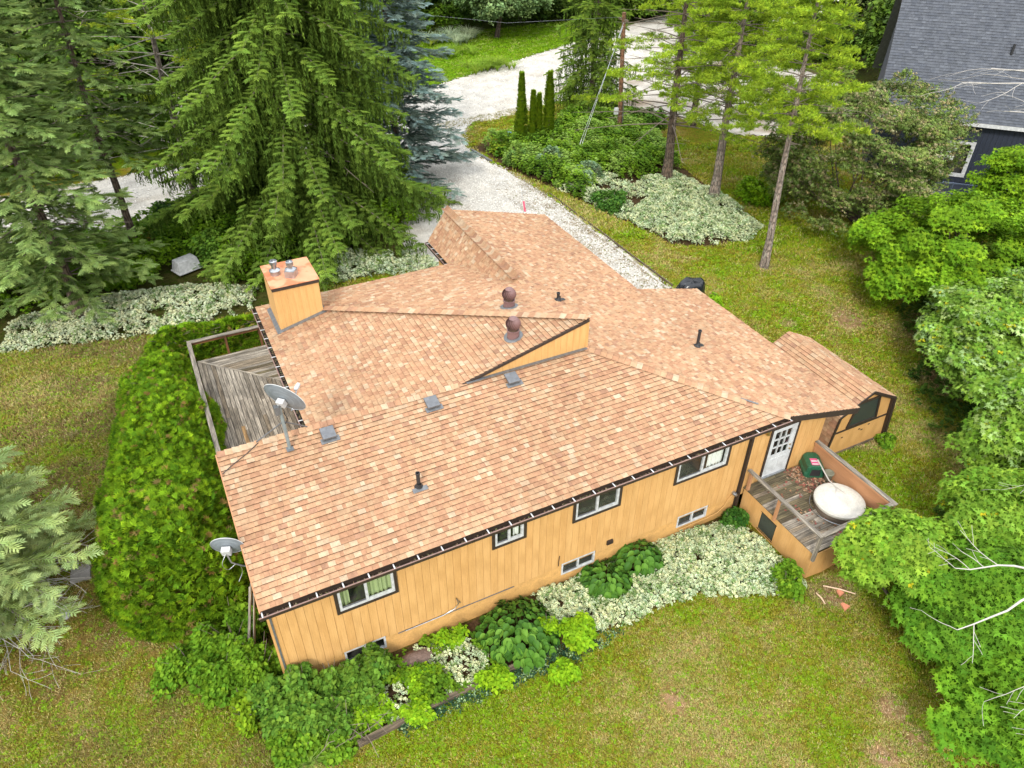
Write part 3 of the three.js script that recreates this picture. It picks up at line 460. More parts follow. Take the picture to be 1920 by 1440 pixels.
{
  const d = sub('door', house), [x0, x1, y0, y1] = doorO, cas = new GB();
  cas.box(x0 - 0.09, x0, y0, y1 + 0.08, 0.001, 0.03).box(x1, x1 + 0.07, y0, y1 + 0.08, 0.001, 0.03).box(x0, x1, y1, y1 + 0.08, 0.001, 0.03); part('casing', cas, W.brown, d);
  const jb = new GB(); jb.box(x0, x0 + 0.035, y0, y1, -0.1, 0.012).box(x1 - 0.035, x1, y0, y1, -0.1, 0.012); part('jamb', jb, W.white, d);
  const a = x0 + 0.035, b = x1 - 0.035, gy0 = 2.02, gy1 = 3.02, gx0 = a + 0.14, gx1 = b - 0.14, z0 = -0.05, z1 = -0.005, g = new GB();
  g.box(a, b, y0 + 0.04, gy0, z0, z1).box(a, b, gy1, y1, z0, z1).box(a, gx0, gy0, gy1, z0, z1).box(gx1, b, gy0, gy1, z0, z1); part('leaf', g, W.door, d);
  for (const [p, q] of [[a + 0.13, (a + b) / 2 - 0.05], [(a + b) / 2 + 0.05, b - 0.13]]) { const pn = new GB(); pn.box(p, q, y0 + 0.2, gy0 - 0.14, z1, z1 + 0.012); part('panel', pn, W.door, d); }
  const gb = new GB(); for (const k of [1, 2]) { const x = lerp(gx0, gx1, k / 3), y = lerp(gy0, gy1, k / 3); gb.box(x - 0.013, x + 0.013, gy0, gy1, z0, z1 + 0.006); for (let q = 0; q < 3; q++) { const xa = lerp(gx0, gx1, q / 3) + 0.014, xb = lerp(gx0, gx1, (q + 1) / 3) - 0.014; gb.box(xa, xb, y - 0.013, y + 0.013, z0, z1 + 0.006); } } part('glazing_bar', gb, W.white, d);
  for (let i = 0; i < 3; i++) for (let j = 0; j < 3; j++) { const pg = new GB(), f = (k, e0, e1) => lerp(e0, e1, k / 3); pg.quad(V(f(i, gx0, gx1) + 0.013, f(j, gy0, gy1) + 0.013, -0.03), V(f(i + 1, gx0, gx1) - 0.013, f(j, gy0, gy1) + 0.013, -0.03), V(f(i + 1, gx0, gx1) - 0.013, f(j + 1, gy0, gy1) - 0.013, -0.03), V(f(i, gx0, gx1) + 0.013, f(j + 1, gy0, gy1) - 0.013, -0.03)); part('pane', pg, W.glass, d); }
  const hd = new GB(); hd.lathe(V(b - 0.07, 2.12, z1), [[0, 0.07], [0.028, 0.06], [0.032, 0.045], [0.016, 0.03], [0.014, 0.0]], 12, undefined, new THREE.Quaternion().setFromAxisAngle(V(1, 0, 0), Math.PI / 2)); hd.lathe(V(b - 0.07, 2.28, z1), [[0, 0.03], [0.026, 0.026], [0.028, 0.0]], 12, undefined, new THREE.Quaternion().setFromAxisAngle(V(1, 0, 0), Math.PI / 2)); part('handle', hd, W.brass, d);
  const th = new GB(); th.box(x0, x1, y0 - 0.03, y0 + 0.035, -0.1, 0.06); part('threshold', th, W.galv, d);
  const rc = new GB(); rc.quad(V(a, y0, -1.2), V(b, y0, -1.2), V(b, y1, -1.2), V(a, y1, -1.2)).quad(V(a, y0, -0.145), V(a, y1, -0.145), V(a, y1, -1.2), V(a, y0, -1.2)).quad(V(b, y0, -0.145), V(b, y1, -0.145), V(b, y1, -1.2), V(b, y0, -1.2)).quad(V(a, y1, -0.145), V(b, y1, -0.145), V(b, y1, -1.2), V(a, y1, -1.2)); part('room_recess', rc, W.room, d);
  const lm = new GB(); lm.lathe(V(15.28, 3.28, 0.09), [[0.02, 0.1], [0.06, 0.08], [0.07, -0.06], [0.03, -0.1]], 10); lm.box(15.24, 15.32, 3.26, 3.36, 0.0, 0.05); part('porch_lamp', lm, W.brass, house);
}
{ // small things fixed to the front wall
  const v = new GB(); v.box(9.70, 9.90, 0.93, 1.10, 0.002, 0.05); for (let k = 0; k < 3; k++) v.bar(V(9.7, 0.97 + k * 0.045, 0.06), V(9.9, 0.97 + k * 0.045, 0.06), 0.025, 0.02); part('wall_vent', v, W.brown, house);
  const s = new GB(); s.lathe(V(14.5, 1.0, 0.08), [[0, 0.1], [0.05, 0.09], [0.075, 0.0], [0.06, -0.08]], 12, undefined, new THREE.Quaternion().setFromAxisAngle(V(1, 0, 0), Math.PI / 2)); part('meter_socket', s, W.galv, house);
  const c = new GB(); c.tube([V(14.5, 0.95, 0.04), V(14.3, 0.8, 0.05), V(14.2, 0.55, 0.06), V(13.95, 0.36, 0.06), V(13.6, 0.3, 0.05), V(12.4, 0.27, 0.05)], 0.012, 5); part('cable', c, W.orange, house);
  const c2 = new GB(); c2.tube([V(3.3, 0.73, 0.03), V(4.4, 0.76, 0.04), V(4.75, 0.86, 0.05), V(4.86, 1.03, 0.06), V(4.8, 1.3, 0.05), V(4.92, 1.02, 0.05)], 0.013, 5); part('cable', c2, W.galv, house);
  const k2 = new GB(); k2.tube([V(8.05, 0.85, 0.02), V(8.04, 1.05, 0.03), V(8.07, 1.28, 0.02)], 0.012, 5); part('cable', k2, W.brown, house);
}
{ // chimney
  const ch = sub('chimney', house), x0 = 2.96, x1 = 4.48, z0 = -12.15, z1 = -10.5, top = 5.86;
  const core = new GB(); core.box(x0 + 0.03, x1 - 0.03, 4.1, top, z0 + 0.03, z1 - 0.03); part('core', core, W.groove, ch);
  const bd = (a, b) => { for (const t of [0, 1]) { const n = 7; for (let k = 0; k < n; k++) { const g = new GB(); g.ou = rnd(); const p = lerp(t ? x0 : x0, t ? x1 : x1, 0); if (t === 0) { const xa = lerp(x0, x1, k / n) + 0.0015, xb = lerp(x0, x1, (k + 1) / n) - 0.0015; g.box(xa, xb, 4.15, top, z1 - 0.022, z1); } else { const za = lerp(z0, z1 - 0.024, k / n) + 0.0015, zb = lerp(z0, z1 - 0.024, (k + 1) / n) - 0.0015; g.box(x0, x0 + 0.022, 4.15, top, za, zb); } part('siding_board', g, pick([W.orange2, W.orange]), ch); } } };
  bd();
  const r = new GB(); r.box(x1 - 0.022, x1, 4.4, top, z0, z1 - 0.026).box(x0 + 0.026, x1 - 0.026, 4.1, top, z0, z0 + 0.022); part('rear_cladding', r, W.orange, ch);
  const f = new GB(); f.quad(V(x0 - 0.12, yB(x0 - 0.12) + 0.035, z1 + 0.14), V(x1 + 0.16, yB(x1 + 0.16) + 0.035, z1 + 0.14), V(x1 + 0.03, yB(x1) + 0.06, z1 + 0.004), V(x0 - 0.004, yB(x0) + 0.06, z1 + 0.004)).quad(V(x0 - 0.14, yB(x0 - 0.14) + 0.032, z0), V(x0 - 0.14, yB(x0 - 0.14) + 0.032, z1 + 0.14), V(x0 - 0.003, yB(x0) + 0.06, z1), V(x0 - 0.003, yB(x0) + 0.06, z0)).quad(V(x1 + 0.003, yC(z1) + 0.06, z1), V(x1 + 0.15, yC(z1) + 0.04, z1 + 0.13), V(x1 + 0.15, yC(z0) + 0.04, z0), V(x1 + 0.003, yC(z0) + 0.06, z0)); part('flashing', f, W.flash, ch);
  const band = new GB(); band.box(x0 - 0.03, x1 + 0.03, top + 0.002, top + 0.12, z0 - 0.03, z1 + 0.03); part('cap_edge', band, W.brown, ch);
  const cap = new GB(); cap.box(x0 - 0.045, x1 + 0.045, top + 0.122, top + 0.145, z0 - 0.045, z1 + 0.045); part('cap', cap, W.rustTop, ch);
  const y = top + 0.145, f1 = new GB(), q = 20; f1.lathe(V(3.27, y, -11.38), [[0.165, 0], [0.165, 0.13], [0.19, 0.14], [0.19, 0.17], [0.09, 0.24], [0.09, 0.38], [0.13, 0.39], [0.13, 0.50], [0.11, 0.52], [0.105, 0.45], [0, 0.44]], q); part('flue', f1, W.galv, ch);
  const f2 = new GB(); f2.hex([V(3.5, y, -10.98), V(3.78, y, -10.80), V(3.98, y, -11.12), V(3.70, y, -11.30), V(3.5, y + 0.24, -10.98), V(3.78, y + 0.24, -10.80), V(3.98, y + 0.24, -11.12), V(3.70, y + 0.24, -11.30)]); f2.lathe(V(3.74, y + 0.24, -11.05), [[0.2, 0.0], [0.19, 0.03], [0.09, 0.09], [0.09, 0.16], [0.125, 0.17], [0.125, 0.29], [0.1, 0.3], [0.1, 0.25], [0, 0.24]], q); part('flue', f2, W.galv, ch);
}
function turbine(x, y, z, n) { // wind-driven vent: sheet collar, neck, head of curved vanes
  const t = sub('roof_turbine', house), b = new GB(), tilt = new THREE.Quaternion().setFromUnitVectors(V(0, 1, 0), n);
  b.lathe(V(x, y + 0.03, z), [[0.30, -0.01], [0.29, 0.008], [0.2, 0.02]], 24, undefined, tilt); part('base_flashing', b, W.flash, t);
  const nk = new GB(); nk.lathe(V(x, y, z), [[0.185, -0.05], [0.18, 0.22], [0.195, 0.225], [0.195, 0.26], [0.165, 0.27]], 24); part('neck', nk, W.mauve, t);
  const cr = new GB(); cr.lathe(V(x, y + 0.25, z), [[0.14, 0.0], [0.14, 0.3], [0.02, 0.36]], 16); part('inner_drum', cr, W.dark, t);
  const h = 0.40, R = 0.235, lat = a => [R * Math.sin(a), y + 0.47 - 0.215 * Math.cos(a)];
  for (let k = 0; k < 20; k++) { const g = new GB(), a0 = k / 20 * Math.PI * 2; let prev = null; for (let s = 0; s <= 8; s++) { const a = 0.62 + (2.62 - 0.62) * s / 8, [r, yy] = lat(a), tw = a0 + 1.05 * (s / 8), w = 0.30; const p = V(x + Math.cos(tw) * r, yy, z + Math.sin(tw) * r), q = V(x + Math.cos(tw + w) * (r - 0.035), yy, z + Math.sin(tw + w) * (r - 0.035)); if (prev) g.quad(prev[0], prev[1], q, p); prev = [p, q]; } part('vane', g, W.mauve, t); }
  const cp = new GB(); cp.lathe(V(x, y + 0.66, z), [[0.135, -0.005], [0.11, 0.02], [0.06, 0.036], [0, 0.04]], 20); part('top_cap', cp, W.mauve, t);
}
turbine(9.62, yC(-6.46), -6.46, V(0, 1, -pC).normalize()); turbine(8.89, yB(8.89), -4.7, V(-pB, 1, 0).normalize());
for (const [x, z] of [[2.79, -3.47], [5.74, -3.48], [8.25, -3.5]]) { // low box vents
  const v = sub('box_vent', house), y = yA(z), up = V(0, 1, pA).normalize(), dn = V(0, -pA, 1).normalize(), P = (a, b, h) => V(x + a, y, z).addScaledVector(dn, b).addScaledVector(up, h);
  const hx = (a, b, c, d, h0, h1, t = 0) => [P(a, d, h0), P(b, d, h0), P(b, c, h0), P(a, c, h0), P(a + t, d - t, h1), P(b - t, d - t, h1), P(b - t, c + t, h1), P(a + t, c + t, h1)];
  part('flange', new GB().hex(hx(-0.25, 0.25, 0.1, 0.27, 0.036, 0.046)), W.flash, v); part('throat', new GB().hex(hx(-0.15, 0.15, -0.15, 0.15, 0.02, 0.1)), W.black, v); part('hood', new GB().hex(hx(-0.19, 0.19, -0.2, 0.2, 0.1, 0.14, 0.012)), W.galvDull ??= M('dull grey sheet', [0.24, 0.25, 0.265], 0.4, { map: T.metal, metal: 0.5 }), v);
}
for (const [x, z, h, yf, n, fl] of [[4.43, -1.15, 0.46, z => yA(z), V(0, 1, pA).normalize(), 1], [15.2, -3.58, 0.6, null, V(pR, 1, 0).normalize(), 0], [11.75, -6.98, 0.27, null, V(pR, 1, 0).normalize(), 0]]) {
  const v = sub('vent_pipe', house), y = yf ? yf(z) : yR(x), tilt = new THREE.Quaternion().setFromUnitVectors(V(0, 1, 0), n);
  part('pipe', new GB().lathe(V(x, y, z), [[0.052, 0], [0.05, h], [0.062, h], [0.062, h + 0.05], [0.044, h + 0.05], [0.04, h - 0.1]], 14), W.black, v);
  part('boot', new GB().lathe(V(x, y + 0.02, z), [[0.12, 0], [0.085, 0.05], [0.06, 0.14], [0.055, 0.15]], 14, undefined, tilt), W.black, v);
  const f = new GB(), s = V(0, 1, 0).cross(n).normalize(), d = s.clone().cross(n).normalize(); if (d.y > 0) d.negate();
  const P = (a, b) => V(x, y + 0.046, z).addScaledVector(s, a).addScaledVector(d, b); const k = fl ? 0.2 : 0.12; f.quad(P(-k, fl ? 0.03 : -0.1), P(k, fl ? 0.03 : -0.1), P(k, fl ? 0.17 : 0.3), P(-k * (fl ? 1 : 0.2), fl ? 0.17 : 0.3)); part('flange', f, fl ? W.flash : W.black, v);
}
// ---------------------------------------------------------------- decks, shed, dishes, things in the yard
const WD = {
  grey: [[0.58, 0.54, 0.48], [0.68, 0.64, 0.575], [0.43, 0.395, 0.34], [0.80, 0.76, 0.69], [0.56, 0.48, 0.375]].map((c, k) => M('weathered deck board ' + 'abcde'[k], c, 0.9, { map: T.wood, bump: T.woodBump, bs: 0.004 })),
  moss: [[0.30, 0.265, 0.16], [0.36, 0.31, 0.195], [0.25, 0.21, 0.13]].map((c, k) => M('mossy deck board ' + 'abc'[k], c, 0.92, { map: T.wood, bump: T.woodBump, bs: 0.004 })),
  fresh: M('new pine board', [0.66, 0.43, 0.20], 0.8, { map: T.wood }),
  stain: M('brown stained rail', [0.34, 0.155, 0.06], 0.8, { map: T.wood }),
  cap: M('grey rail cap', [0.56, 0.53, 0.48], 0.85, { map: T.wood }),
  timber: M('weathered timber', [0.33, 0.27, 0.20], 0.92, { map: T.wood, bump: T.woodBump, bs: 0.006 }),
  stick: M('bare grey wood', [0.24, 0.19, 0.145], 0.9), dead: M('bleached dead branch', [0.44, 0.41, 0.37], 0.85),
};
{ // the deck beside the hedge, boards mitred along a diagonal
  const d = thing('left_deck', 'weathered grey plank deck between cedar hedge and chimney roof', 'deck'); d.name = 'plank_deck'; taken.plank_deck = 0;
  const y = 1.4, X0 = 0.08, Z0 = -14.5, w = 0.146;
  for (let x = X0; x < 3.0; x += w) { // boards running towards the front
    const a = x, b = Math.min(3.02, x + w - 0.018); let z1 = -4.75, first = true; const zA = Z0 + (a - X0), zB = Z0 + (b - X0), cuts = [rr(-8, -6.2), rr(-12.4, -9.2)];
    let from = z1; for (const c of [...cuts, null]) { const lo = c ?? null, g = new GB(), h = rr(-0.004, 0.004), nz = lo ?? zA, nz2 = lo ?? zB; if (from - Math.max(nz, nz2) < 0.05) continue; g.ou = rnd(); g.ov = rnd() * 2;
      const newer = lo !== null && Math.abs(x - 0.95) < 0.08 && from > -8.4;
      g.hex([V(a, y - 0.035, from - 0.003), V(b, y - 0.035, from - 0.003), V(b, y - 0.035, nz2 + 0.003), V(a, y - 0.035, nz + 0.003), V(a, y + h, from - 0.003), V(b, y + h, from - 0.003), V(b, y + h, nz2 + 0.003), V(a, y + h, nz + 0.003)]); part('board', g, pick(WD.grey), d); from = lo ?? from; if (lo === null) break; }
  }
  { const g = new GB(); g.box(0.88, 1.005, y + 0.001, y + 0.02, -9.75, -8.7); part('board', g, WD.fresh, d); }
  for (let z = Z0; z < Z0 + 2.85; z += w) { const a = z, b = z + w - 0.018, xa = X0 + (a - Z0) + 0.02, xb = X0 + (b - Z0) + 0.02, g = new GB(), h = rr(-0.004, 0.004); g.ou = rnd(); g.ov = rnd() * 2; if (3.0 - xb < 0.06) continue;
    g.hex([V(xb, y - 0.035, b), V(3.0, y - 0.035, b), V(3.0, y - 0.035, a), V(xa, y - 0.035, a), V(xb, y + h, b), V(3.0, y + h, b), V(3.0, y + h, a), V(xa, y + h, a)]); part('board', g, rnd() < 0.2 ? pick(WD.moss) : pick(WD.grey), d); }
  { const g = new GB(); g.bar(V(0.1, y - 0.014, -14.49), V(3.0, y - 0.014, -11.6), 0.05, 0.06); part('mitre_strip', g, WD.grey[3], d); }
  { const g = new GB(); g.box(0.02, 3.0, 0.6, y - 0.036, -14.55, -4.8); part('joist_frame', g, W.brown, d); }
  for (const z of [-14.56, -12.4, -10.2, -8.0, -5.8]) { const g = new GB(); g.box(-0.03, 0.06, 0.9, 2.25, z - 0.045, z + 0.045); part('post', g, WD.stain, d); }
  for (const x of [1.3, 2.6]) { const g = new GB(); g.box(x - 0.045, x + 0.045, 0.9, 2.25, -14.605, -14.515); part('post', g, WD.stain, d); }
  { const g = new GB(); g.box(0.075, 2.75, 2.11, 2.24, -14.61, -14.57); part('rail', g, WD.stain, d); const c = new GB(); c.box(-0.08, 2.8, 2.251, 2.29, -14.66, -14.5); part('rail_cap', c, WD.cap, d); }
  { const g = new GB(); g.box(-0.06, -0.032, 2.11, 2.24, -14.5, -5.0); part('rail', g, WD.stain, d); const c = new GB(); c.box(-0.09, 0.06, 2.251, 2.29, -14.49, -5.0); part('rail_cap', c, WD.cap, d); }
}
{ // the deck at the back door
  const d = thing('porch_deck', 'raised wooden deck with railing outside the white back door', 'deck'), y = 1.115, x0 = 14.9, x1 = 17.74, zf = 3.13;
  for (let z = 0.05, k = 0; z < zf - 0.05; z += 0.146, k++) { const b = Math.min(zf, z + 0.135); let cut = rr(15.6, 17.0), from = x0 - 0.03; for (const c of [cut, x1 - 0.03]) { const g = new GB(), h = rr(-0.005, 0.004); g.ou = rnd(); g.ov = rnd() * 2; g.box(from + 0.003, c - 0.003, y - 0.035, y + h, z, b); part('board', g, k < 12 && rnd() < 0.8 ? pick(WD.moss) : pick(WD.grey), d); from = c; } }
  { const g = wallShape([[0.08, -0.1], [zf, -0.1], [zf, 1.07], [0.08, 1.07]], [[0.97, 1.64, 0.1, 0.82]], 0.02); g.rotateY(-Math.PI / 2); g.translate(x0 + 0.01, 0, 0); part('side_skirt', g, W.orange2, d); }
  { const g = new GB(); g.quad(V(x0 + 0.04, 0.08, 0.95), V(x0 + 0.04, 0.08, 1.66), V(x0 + 0.04, 0.84, 1.66), V(x0 + 0.04, 0.84, 0.95)); part('screen', g, M('green grey mesh', [0.06, 0.075, 0.055], 0.8, { map: T.stain }), d); const f = new GB(), z0 = 0.95, z1 = 1.66; f.box(x0 - 0.012, x0 - 0.009 + 0.012, 0.07, 0.1, z0, z1).box(x0 - 0.012, x0 + 0.003, 0.82, 0.85, z0, z1); part('screen_frame', f, W.brown, d); }
  for (let k = 0; k < 5; k++) { const a = lerp(x0, x1, k / 5), b = lerp(x0, x1, (k + 1) / 5) - 0.01, g = new GB(), t = rr(-0.02, 0.03); g.ou = rnd(); g.hex([V(a, -0.1, zf + 0.02 + t), V(b, -0.1, zf + 0.02 - t), V(b, -0.1, zf + 0.001), V(a, -0.1, zf + 0.001), V(a, 1.06, zf + 0.02), V(b, 1.06, zf + 0.02), V(b, 1.06, zf + 0.001), V(a, 1.06, zf + 0.001)]); part('front_skirt_board', g, pick([W.orange3, W.orange]), d); }
  const post = (x, z, a, b, s = 0.045, m = WD.cap) => { const g = new GB(); g.box(x - s, x + s, a, b, z - s, z + s); part('post', g, m, d); };
  post(14.84, zf + 0.06, 0.9, 1.93); post(14.84, 1.52, 1.0, 1.93, 0.04, W.tan); post(14.9, 0.2, 1.12, 1.93, 0.045, W.tan); post(17.76, zf + 0.06, 0.9, 1.93, 0.045, W.tan); post(16.4, zf + 0.07, 0.9, 1.93, 0.04, W.tan);
  { const g = new GB(); g.box(14.77, 14.91, 1.931, 1.97, 0.12, zf + 0.1); part('rail_cap', g, WD.cap, d); const e = new GB(); e.box(14.912, 17.69, 1.931, 1.97, zf - 0.02, zf + 0.12); part('rail_cap', e, WD.cap, d); const f = new GB(); f.box(17.7, 17.85, 1.931, 1.97, 0.03, zf + 0.13); part('rail_cap', f, WD.cap, d); }
  { const g = new GB(); g.box(17.73, 17.76, 1.1, 1.92, 0.03, zf); part('rail_panel', g, W.tan, d); const q = new GB(); q.box(17.69, 17.728, 1.84, 1.925, 0.03, zf); part('rail', q, W.tan, d); }
  { const g = new GB(); g.box(16.9, 17.7, 1.15, 1.9, zf + 0.03, zf + 0.05); part('rail_panel', g, W.tan, d); }
}
{ // round tub with an off-white lid
  const t = thing('hot_tub', 'round hot tub with off-white lid on the back door deck', 'hot tub', [16.9, 1.115, 2.05]);
  part('shell', new GB().lathe(V(0, 0, 0), [[0.70, 0], [0.72, 0.08], [0.72, 0.23], [0.6, 0.24]], 40), M('brown tub panel', [0.20, 0.155, 0.115], 0.7, { map: T.stain }), t);
  part('lid', new GB().lathe(V(0, 0.24, 0), [[0.70, 0], [0.765, 0.0], [0.775, 0.04], [0.765, 0.085], [0.72, 0.098], [0.4, 0.115], [0, 0.12]], 48), M('stained off-white vinyl', [0.70, 0.67, 0.585], 0.55, { map: T.stain }), t);
  const h = new GB(), pts = []; for (let k = 0; k <= 26; k++) { const a = 1.2 + k / 26 * 3.0; pts.push(V(Math.cos(a) * 0.83, 0.06 + 0.03 * Math.sin(a * 3), Math.sin(a) * 0.83)); } part('hose_ring', h.tube(pts, 0.014, 6), W.galv, t);
}
{ // green pet kennel, bucket and litter by the door
  const k = thing('pet_kennel', 'dark green plastic pet kennel with pink sticker beside the back door', 'pet kennel', [17.38, 1.12, 0.42], -0.5), gm = M('green plastic', [0.025, 0.15, 0.075], 0.45, { map: T.metal });
  const sec = [[0.30, 0], [0.33, 0.03], [0.33, 0.14], [0.29, 0.2], [0.26, 0.40], [0.17, 0.47], [0, 0.48]], L = [-0.36, -0.3, 0.3, 0.36], sc = [0.86, 1, 1, 0.86], g = new GB();
  for (let q = 0; q < 3; q++) { const ring = e => [...sec.map(([x, y]) => V(x * sc[e], y * (0.94 + 0.06 * sc[e]), L[e])), ...sec.slice(0, -1).reverse().map(([x, y]) => V(-x * sc[e], y * (0.94 + 0.06 * sc[e]), L[e]))], A = ring(q), B = ring(q + 1); for (let i = 0; i + 1 < A.length; i++) g.quad(A[i], A[i + 1], B[i + 1], B[i]); }
  for (const e of [0, 3]) { const r = sec.map(([x, y]) => V(x * sc[e], y * 0.99, L[e])); for (let i = 0; i + 1 < r.length; i++) g.quad(r[i], r[i + 1], V(-r[i + 1].x, r[i + 1].y, L[e]), V(-r[i].x, r[i].y, L[e])); }
  part('body', g, gm, k);
  part('opening', new GB().quad(V(-0.17, 0.08, 0.363), V(0.17, 0.08, 0.363), V(0.15, 0.36, 0.363), V(-0.15, 0.36, 0.363)), W.black, k);
  const rim = new GB(); for (const [a, b] of [[V(-0.19, 0.06, 0.37), V(0.19, 0.06, 0.37)], [V(0.19, 0.06, 0.37), V(0.16, 0.39, 0.37)], [V(0.16, 0.39, 0.37), V(-0.16, 0.39, 0.37)], [V(-0.16, 0.39, 0.37), V(-0.19, 0.06, 0.37)]]) rim.bar(a, b, 0.03, 0.02, V(0, 0, 1)); part('rim', rim, gm, k);
  const st = new GB(); st.quad(V(-0.14, 0.482, -0.05), V(-0.14, 0.482, 0.27), V(0.1, 0.484, 0.27), V(0.1, 0.484, -0.05)); part('sticker', st, M('pink sticker', [0.75, 0.12, 0.27], 0.5, { map: T.stain }), k); const s2 = new GB(); s2.quad(V(-0.12, 0.486, 0.05), V(-0.12, 0.486, 0.11), V(0.08, 0.488, 0.11), V(0.08, 0.488, 0.05)).quad(V(-0.12, 0.486, 0.2), V(-0.12, 0.486, 0.245), V(0.08, 0.488, 0.245), V(0.08, 0.488, 0.2)); part('sticker_band', s2, W.white, k);
  const b = thing('bucket', 'lidded grey-green bucket on the deck between kennel and tub', 'bucket', [17.55, 1.12, 0.98]); part('pail', new GB().lathe(V(0, 0, 0), [[0.12, 0], [0.15, 0.3], [0.155, 0.3]], 20), M('dull bucket', [0.16, 0.15, 0.10], 0.6, { map: T.stain }), b); part('lid', new GB().lathe(V(0, 0.3, 0), [[0.162, -0.03], [0.165, 0.01], [0.13, 0.016], [0.12, 0.006], [0, 0.01]], 20), M('bucket lid', [0.25, 0.26, 0.19], 0.6, { map: T.stain }), b);
  const br = thing('fallen_branch', 'fallen grey branch lying from the green kennel to the round tub lid', 'branch'); const bg = new GB(); bg.tube([V(17.45, 1.62, 0.5), V(17.34, 1.56, 0.85), V(17.22, 1.47, 1.28), V(17.2, 1.49, 1.6), V(17.22, 1.5, 1.95)], [0.028, 0.024, 0.02, 0.014, 0.006], 7); part('stem', bg, WD.dead, br); const b2 = new GB(); b2.tube([V(17.2, 1.49, 1.6), V(17.05, 1.5, 1.75), V(16.95, 1.5, 1.8)], [0.01, 0.008, 0.004], 5); part('twig', b2, WD.dead, br);
  const lg = new GB(); for (let q = 0; q < 4; q++) { const a = rr(0, 6.28), p = V(rr(-0.03, 0.03), 0.004, rr(-0.03, 0.03)); lg.tri(p, p.clone().add(V(Math.cos(a) * 0.06, 0.015, Math.sin(a) * 0.06)), p.clone().add(V(Math.cos(a + 0.8) * 0.05, 0.004, Math.sin(a + 0.8) * 0.05))); }
  const ms = [], cs = []; for (let q = 0; q < 520; q++) { const a = rnd() < 0.75, x = a ? rr(16.5, 17.65) : rr(15.3, 17.6), z = a ? rr(0.1, 1.25) : rr(0.2, 3.0); ms.push(mtx(V(x, 1.125, z), rr(-0.4, 0.4), rr(0, 6), 0, rr(0.5, 1.2))); cs.push(pick([[0.22, 0.09, 0.05], [0.32, 0.17, 0.09], [0.14, 0.08, 0.05], [0.36, 0.25, 0.16], [0.25, 0.06, 0.05]])); }
  const lit = copies('leaf_litter', lg, M('fallen leaves', [1, 1, 1], 0.9, { vc: true }), ms, cs, scene, { label: 'brown fallen leaves scattered on the back door deck', category: 'leaf litter' });
}
{ // gambrel shed
  const s = thing('garden_shed', 'small orange gambrel shed with tan shingles and dark window', 'shed'), cx = 20.69, z0 = -4.55, z1 = -0.6, B = [[-1.56, -0.05], [-1.34, 1.98], [0, 2.66], [1.3, 1.98], [1.56, -0.05]];
  { const g = wallShape(B.map(([x, y]) => [cx + x * 0.975, y * 0.99]), [], 0.04); g.translate(0, 0, z1 - 0.02); part('front_wall', g, W.orange3, s); }
  { const g = wallShape(B.map(([x, y]) => [cx + x * 0.975, y * 0.99]), [], 0.04); g.translate(0, 0, z0); part('back_wall', g, W.orange, s); }
  const list = [], rf = sub('roof', s), O = 0.12;
  for (const k of [0, 1, 2, 3]) { const [a, b] = [B[k], B[k + 1]], up = k < 2, lo = up ? a : b, hi = up ? b : a, l = V(cx + lo[0], lo[1], 0), h = V(cx + hi[0], hi[1], 0); roofPlane([V(l.x, l.y, z0 - O), V(l.x, l.y, z1 + O), V(h.x, h.y, z1 + O), V(h.x, h.y, z0 - O)], l, V(0, 0, 1), h.clone().sub(l).normalize(), { parent: rf, list, widths: [0.3, 0.33, 0.27] }); }
  const rest = new GB(); list.sort((a, b) => b.d[0].y - a.d[0].y); list.forEach((t, k) => k < 280 ? part('shingle', tabGeo(new GB(), t), W.shingle, rf) : tabGeo(rest, t)); part('shingles', rest, W.shingle, rf, 'stuff');
  const tr = new GB(), zz = z1 + O + 0.015; for (let k = 0; k < 4; k++) tr.bar(V(cx + B[k][0], B[k][1] - 0.03, zz), V(cx + B[k + 1][0], B[k + 1][1] - 0.03, zz), 0.03, 0.1, V(0, 1, 0)); part('rake_trim', tr, W.brown, s);
  const wt = new GB(), wq = [[-0.72, 1.22], [0.70, 1.22], [0.52, 2.24], [-0.52, 2.24]]; for (let k = 0; k < 4; k++) wt.bar(V(cx + wq[k][0], wq[k][1], z1 + 0.05), V(cx + wq[(k + 1) % 4][0], wq[(k + 1) % 4][1], z1 + 0.05), 0.04, 0.075, V(0, 0, 1).cross(V(1, 0, 0))); part('window_trim', wt, W.brown, s);
  const wp = new GB(), w2 = wq.map(([x, y]) => V(cx + x * 0.97, y, z1 + 0.032)); wp.quad(...w2); part('window_pane', wp, M('dusty dark glass', [0.035, 0.045, 0.04], 0.12, { physical: true, spec: 0.6 }), s);
  const bl = new GB(); bl.bar(V(cx - 1.42, 1.14, z1 + 0.04), V(cx + 1.4, 1.14, z1 + 0.04), 0.03, 0.06); part('belt_trim', bl, W.brown, s);
  const sk = new GB(); sk.bar(V(cx - 1.6, 0.02, z1 + 0.02), V(cx + 1.6, 0.02, z1 + 0.02), 0.1, 0.14); sk.bar(V(cx - 1.5, 0.02, z1 - 0.1), V(cx - 1.5, 0.02, z0), 0.1, 0.14); part('skid', sk, WD.timber, s);
  for (const [x, y] of [[-0.75, 0.78], [0.05, 0.88], [0.5, 0.95], [0.2, 0.8]]) { const g = new GB(), n = 7, c = V(cx + x, y, z1 + 0.024); for (let k = 0; k < n; k++) { const f = q => c.clone().add(V(Math.cos(q / n * 6.283) * rr(0.05, 0.07), Math.sin(q / n * 6.283) * 0.035, 0)); g.tri(c, f(k), f(k + 1)); } part('rot_hole', g, W.black, s); }
}
const bend = (pts, n = 14) => new THREE.CatmullRomCurve3(pts).getPoints(n);
